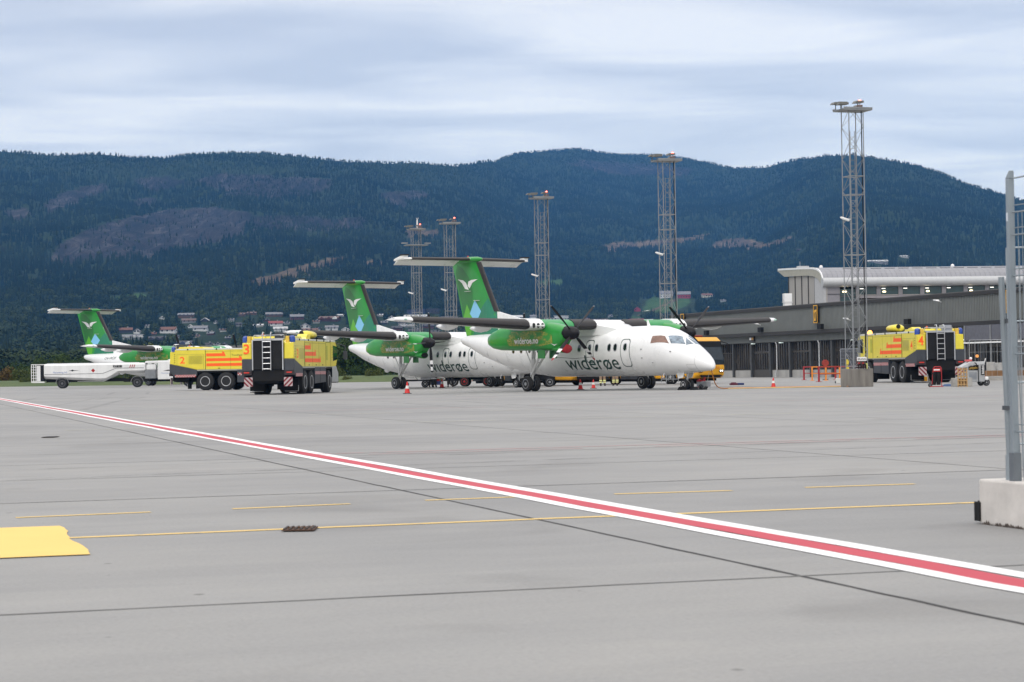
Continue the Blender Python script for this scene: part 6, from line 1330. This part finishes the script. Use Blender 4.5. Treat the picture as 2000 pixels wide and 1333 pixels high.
# sign board and valves on the mast base
sg=empty('hydrant_sign',(17.75,105.2,.93),R_(6),'white board reading BRANN above red-brown panel on the mast base','sign')
MB().box(-.10,.40,-.02,.02,.02,.52).build('back_panel',mat('panel_maroon',(.09,.045,.04),.6),sg); MB().box(-.06,.44,-.05,-.025,.40,.60).build('sign_board',white_s,sg); sign_text('BRANN','sign_lettering',dark,sg,(-.02,-.054,.44),(1,0,0),(0,0,1),.42,.10,.012)
MB().box(.0,.08,-.05,-.02,.24,.32).box(.22,.30,-.05,-.02,.24,.32).build('red_button',red_m,sg); MB().path([(-.02,-.2,.0),(-.02,-.2,.2),(.1,-.2,.24),(.1,-.2,.0)],.03).path([(.2,-.25,.0),(.2,-.25,.22),(.34,-.25,.2),(.34,-.25,0)],.035).build('valve',dark,sg); MB().tube((.40,-.2,0),(.40,-.2,.28),.05).build('gas_bottle',mat('bottle_yellow',(.5,.5,.15),.5),sg)
# gear right of fire truck 4
st=empty('red_hose_trolley',at_g(1819,99),R_(0),'red tubular trolley with a name plate behind fire truck 4','trolley'); MB().path([(-.02,0,.02),(.06,0,.85),(.12,0,.98),(.40,0,.98),(.46,0,.90),(.46,0,.02)],.02,8).path([(-.15,-.2,.03),(.5,-.2,.03)],.02).path([(0,-.2,.03),(0,.1,.03)],.02).path([(.46,-.2,.03),(.46,.1,.03)],.02).build('frame',red_m,st,smooth=40); MB().box(.04,.42,-.03,.0,.74,.92).build('name_plate',red_m,st); MB().box(.08,.38,-.035,-.03,.80,.86).build('plate_band',white_s,st); small_wheel(st,-.1,0,.1,.05)
MB().tube((.1,.05,.1),(.1,.05,.7),.1,12).tube((.32,.05,.1),(.32,.05,.7),.1,12).build('bottle',dark,st,smooth=40)
cb=empty('concrete_block',at_g(1877,99),R_(0),'low grey concrete block behind the wooden rack, right of fire truck 4','block'); MB().box(-.47,.47,-.2,.3,0,.42).build('block_body',conc,cb,bevel=.02)
pl=empty('wooden_rack',at_g(1878,97.5),R_(0),'yellowish wooden rack leaning on the low concrete block','rack'); mb=MB()
for x in (-.2,-.06,.08,.22): mb.box(x-.025,x+.025,-.02,.02,.0,.95-abs(x)*.3)
for z in (.12,.3,.5,.7,.85): mb.box(-.24,.24,-.04,-.02,z-.025,z+.025)
mb.build('slats',mat('rack_wood',(.42,.26,.11),.7,var=.25,scale=8),pl); MB().box(-.2,.2,.02,.05,.05,.4).build('board',mat('rack_wood_dark',(.20,.11,.04),.7,var=.3,scale=8),pl)
gp=empty('ground_power_unit',at_g(1902,101),R_(2),'grey wheeled power cabinet with an open hatch and hanging hose','power unit')
MB().box(-.48,.42,-.4,.4,.2,1.08).build('cabinet',mat('cabinet_grey',(.36,.37,.38),.5,var=.1),gp,bevel=.03); MB().prism([(-.75,.95),(-.3,1.2),(.42,1.2),(.42,1.08),(-.75,.88)],-.42,.42).build('hood',mat('hood_grey',(.45,.46,.47),.5),gp,bevel=.02)
MB().box(-.40,.10,-.42,-.40,.78,1.04).build('open_hatch',dark,gp)
mb=MB(); rr=random.Random(4)
for i in range(9): x=-.38+i*.05; mb.path([(x,-.43,.80+rr.random()*.06),(x+.06,-.44,.9+rr.random()*.05),(x+.12,-.43,.82+rr.random()*.1)],.014,5)
mb.build('coiled_leads',mat('leads_ochre',(.40,.26,.05),.6),gp)
mb=MB(); [mb.box(-.38,.0,-.412,-.402,.34+.06*k,.36+.06*k) for k in range(6)]; mb.build('vent',mat('vent_blue_grey',(.12,.14,.18),.5),gp)
MB().box(.22,.40,-.44,-.41,.55,1.02).build('gauge_plate',dark,gp); mb=MB(); [mb.box(.25+.02*(k%2),.37,-.447,-.441,.60+.06*k,.63+.06*k) for k in range(7)]; mb.build('plate_marking',white_s,gp)
MB().box(-.45,-.15,-.2,.2,1.2,1.30).build('red_pad',mat('pad_red',(.55,.10,.10),.6),gp,bevel=.03); MB().lathe([(0,.03),(.05,.07),(.1,.07),(.14,.03)],(-.2,-.1,1.28),'z',12).build('lamp',white_s,gp)
MB().path([(-.2,-.2,1.2),(-.05,-.5,1.12),(.05,-.52,.9),(.06,-.52,.2),(.2,-.52,.08),(.35,-.5,.14),(.42,-.45,.3)],.022,7).build('hose',dark,gp,smooth=60)
small_wheel(gp,.5,-.3,.17,.10); MB().box(.42,.6,-.38,-.2,.28,.45).build('mudguard',white_s,gp,bevel=.04); MB().box(.38,.44,-.36,-.2,.2,.5).build('bracket',red_m,gp); small_wheel(gp,-.35,.35,.17,.1); small_wheel(gp,.4,.35,.17,.1)
bt=MB().loft([[Vector((x,.35*math.cos(a)*k,max(0,.13*math.sin(a)*k))) for a in [i*math.pi/5 for i in range(10)]] for x,k in ((-.3,.3),(-.15,.9),(.05,1),(.25,.6),(.32,.2))]).build('blue_tarpaulin',mat('tarp_blue',(.04,.08,.18),.7,var=.2),None,smooth=40); bt.location=at_g(1850,101); tag(bt,'crumpled blue tarpaulin on the ground under fire truck 4','tarpaulin')
yb=MB().box(-.25,.1,-.15,.15,0,.3).build('yellow_case',amber_y,None,bevel=.03); yb.location=at_g(1806,131); tag(yb,'yellow case on the ground seen under fire truck 4','case')
wbx=MB().box(-.4,.45,-.2,.2,0,.34).build('white_block',conc,None,bevel=.03); wbx.location=at_g(1824,131); tag(wbx,'pale concrete block seen under fire truck 4','block')
tb=MB().box(-1.6,6,-.15,.15,.28,.62).build('timber_kerb',mat('timber_brown',(.24,.13,.06),.8,var=.3,scale=3),None); tb.location=at_g(1945,130); tag(tb,'brown timber plank along the terminal side right of the power unit','timber'); MB().box(-1.6,6,-.2,.2,0,.28).build('plinth',plinth_m,tb)
for k,(x,y,r,h,z) in enumerate(((1934,131,.28,.55,.62),(1950,131.5,.25,.5,.62))):
    d_=MB().lathe([(0,r),(h*.5,r*1.02),(h,r)],(0,0,0),'z',14).build('pale_drum',mat('drum_pale',(.45,.45,.44),.7,var=.2),None,smooth=40); d_.location=(at_g(x,y)[0],y,z); tag(d_,('left' if k==0 else 'right')+' pale drum of the two on the timber plank','drum')
for k,(px,Y,wd) in enumerate(((1893,128,3.3),(2000,128,3.4))):
    f_=empty('site_fence',at_g(px,Y),R_(2),('left' if k==0 else 'right')+' light mesh site fence panel behind the power unit','fence'); mesh_panel(f_,wd,2.55,.2,.35,.8,.008,.02,mat('fence_pale',(.35,.36,.38),.5)); 
    MB().lathe([(-.05,.10),(.05,.10)],(.45,-.1,1.55),'y',12).build('warning_lamp',mat('lamp_orange_dull',(.7,.30,.08),.4,emit=(1,.4,.1),es=.4),f_); MB().tube((1.0,0,1.4),(.6,-.5,.3),.03).build('brace',mat('brace_white',(.6,.6,.6),.5),f_)
# ------------------------------------------------------------------ foreground fence
gal=mat('galvanised_post',(.27,.31,.34),.42,metal=.5,var=.18,scale=9,streak=True)
fb=MB(); T=empty('concrete_block',(3.36,14.84,0),R_(-72.5),'large pale concrete fence foot in the right foreground','fence foot')
fb.prism([(0,0),(2.2,0),(2.2,.325),(.0,.325)],0,.62).build('foot_body',mat('foot_concrete',(.56,.53,.50),.85,var=.14,scale=3.5,bump=.5),T,bevel=.015)
MB().box(-.055,-.002,.02,.14,.02,.165).box(-.05,.03,-.012,-.001,.02,.16).build('lifting_clip',dark,T,bevel=.004)
rr=random.Random(1); mb=MB()
for i in range(60): x=rr.uniform(0,2); mb.add([(x,-.004,.0),(x+rr.uniform(.02,.07),-.004,0),(x+.02,-.004,rr.uniform(.01,.035))],[(0,1,2)])
mb.build('dirt_edge',mat('dirt_dark',(.10,.08,.07),.9),T,fix=False)
F1=empty('mesh_fence',(3.545,14.5,.325),R_(-72.5),'tall galvanised mesh fence panel standing in the pale foot, nearest the camera','fence')
MB().box(-.022,.022,-.024,.024,0,2.14).prism([(-.024,2.14),(.024,2.14),(.024,2.20),(-.024,2.14)],-.022,.022).build('post',gal,F1,bevel=.006)
MB().box(-.012,.008,-.0275,-.0235,1.84,1.90).build('slot_hole',mat('slot_pale',(.55,.6,.66),.5),F1)
MB().box(-.027,.032,-.032,.032,.0,.20).build('socket',mat('socket_steel',(.16,.18,.20),.5,metal=.5),F1)
mb=MB(); mb.tube((.03,0,2.14),(2.4,0,2.16),.006,5)
for z in (.35,.9,1.45,1.74,1.9): mb.tube((.03,0,z),(2.4,0,z),.006,5); mb.tube((.03,.012,z+.05),(2.4,.012,z+.05),.004,5)
x=.09
while x<2.4: mb.tube((x,.006,.1),(x,.006,1.90),.0028,4,caps=False); x+=.055
mb.build('wire_mesh',gal,F1)
F2=empty('fence_brace',(3.545,14.64,.325),R_(-72.5),'leaning galvanised post beside the tall fence post in the foreground','fence'); 
MB().tube((0,0,0),(.0,-.045,1.45),.022,12).tube((.0,-.0,.0),(0,0,.18),.034,12).build('post',gal,F2,smooth=40)
mb=MB(); mb.box(-.03,.12,-.035,-.015,1.12,1.15).box(-.03,.14,-.04,-.02,.50,.53).build('clamp',mat('clamp_dark',(.08,.09,.10),.5,metal=.4),F2)
MB().tube((.06,0.05,0.0),(.05,.0,1.4),.004,5).tube((.10,0.05,0.0),(.10,.0,1.4),.004,5).build('stay_wire',gal,F2)
F3=empty('mesh_fence',(4.05,16.7,.0),R_(-10),'second galvanised mesh fence panel at the right frame edge, behind the first','fence')
mb=MB(); mb.path([(0,0,.1),(0,0,2.1)],.012,6)
for z in (.5,1.0,1.5,1.93,2.1): mb.tube((0,0,z),(2.5,0,z),.008,5)
x=0
while x<2.5: mb.tube((x,.006,.1),(x,.006,2.1),.0028,4,caps=False); x+=.05
mb.build('wire_mesh',gal,F3); MB().box(.5,.56,-.02,.02,0,2.1).build('post',gal,F3)
MB().prism([(.3,0),(.85,0),(.85,.14),(.3,.14)],-.2,.2).build('foot',conc,F3)
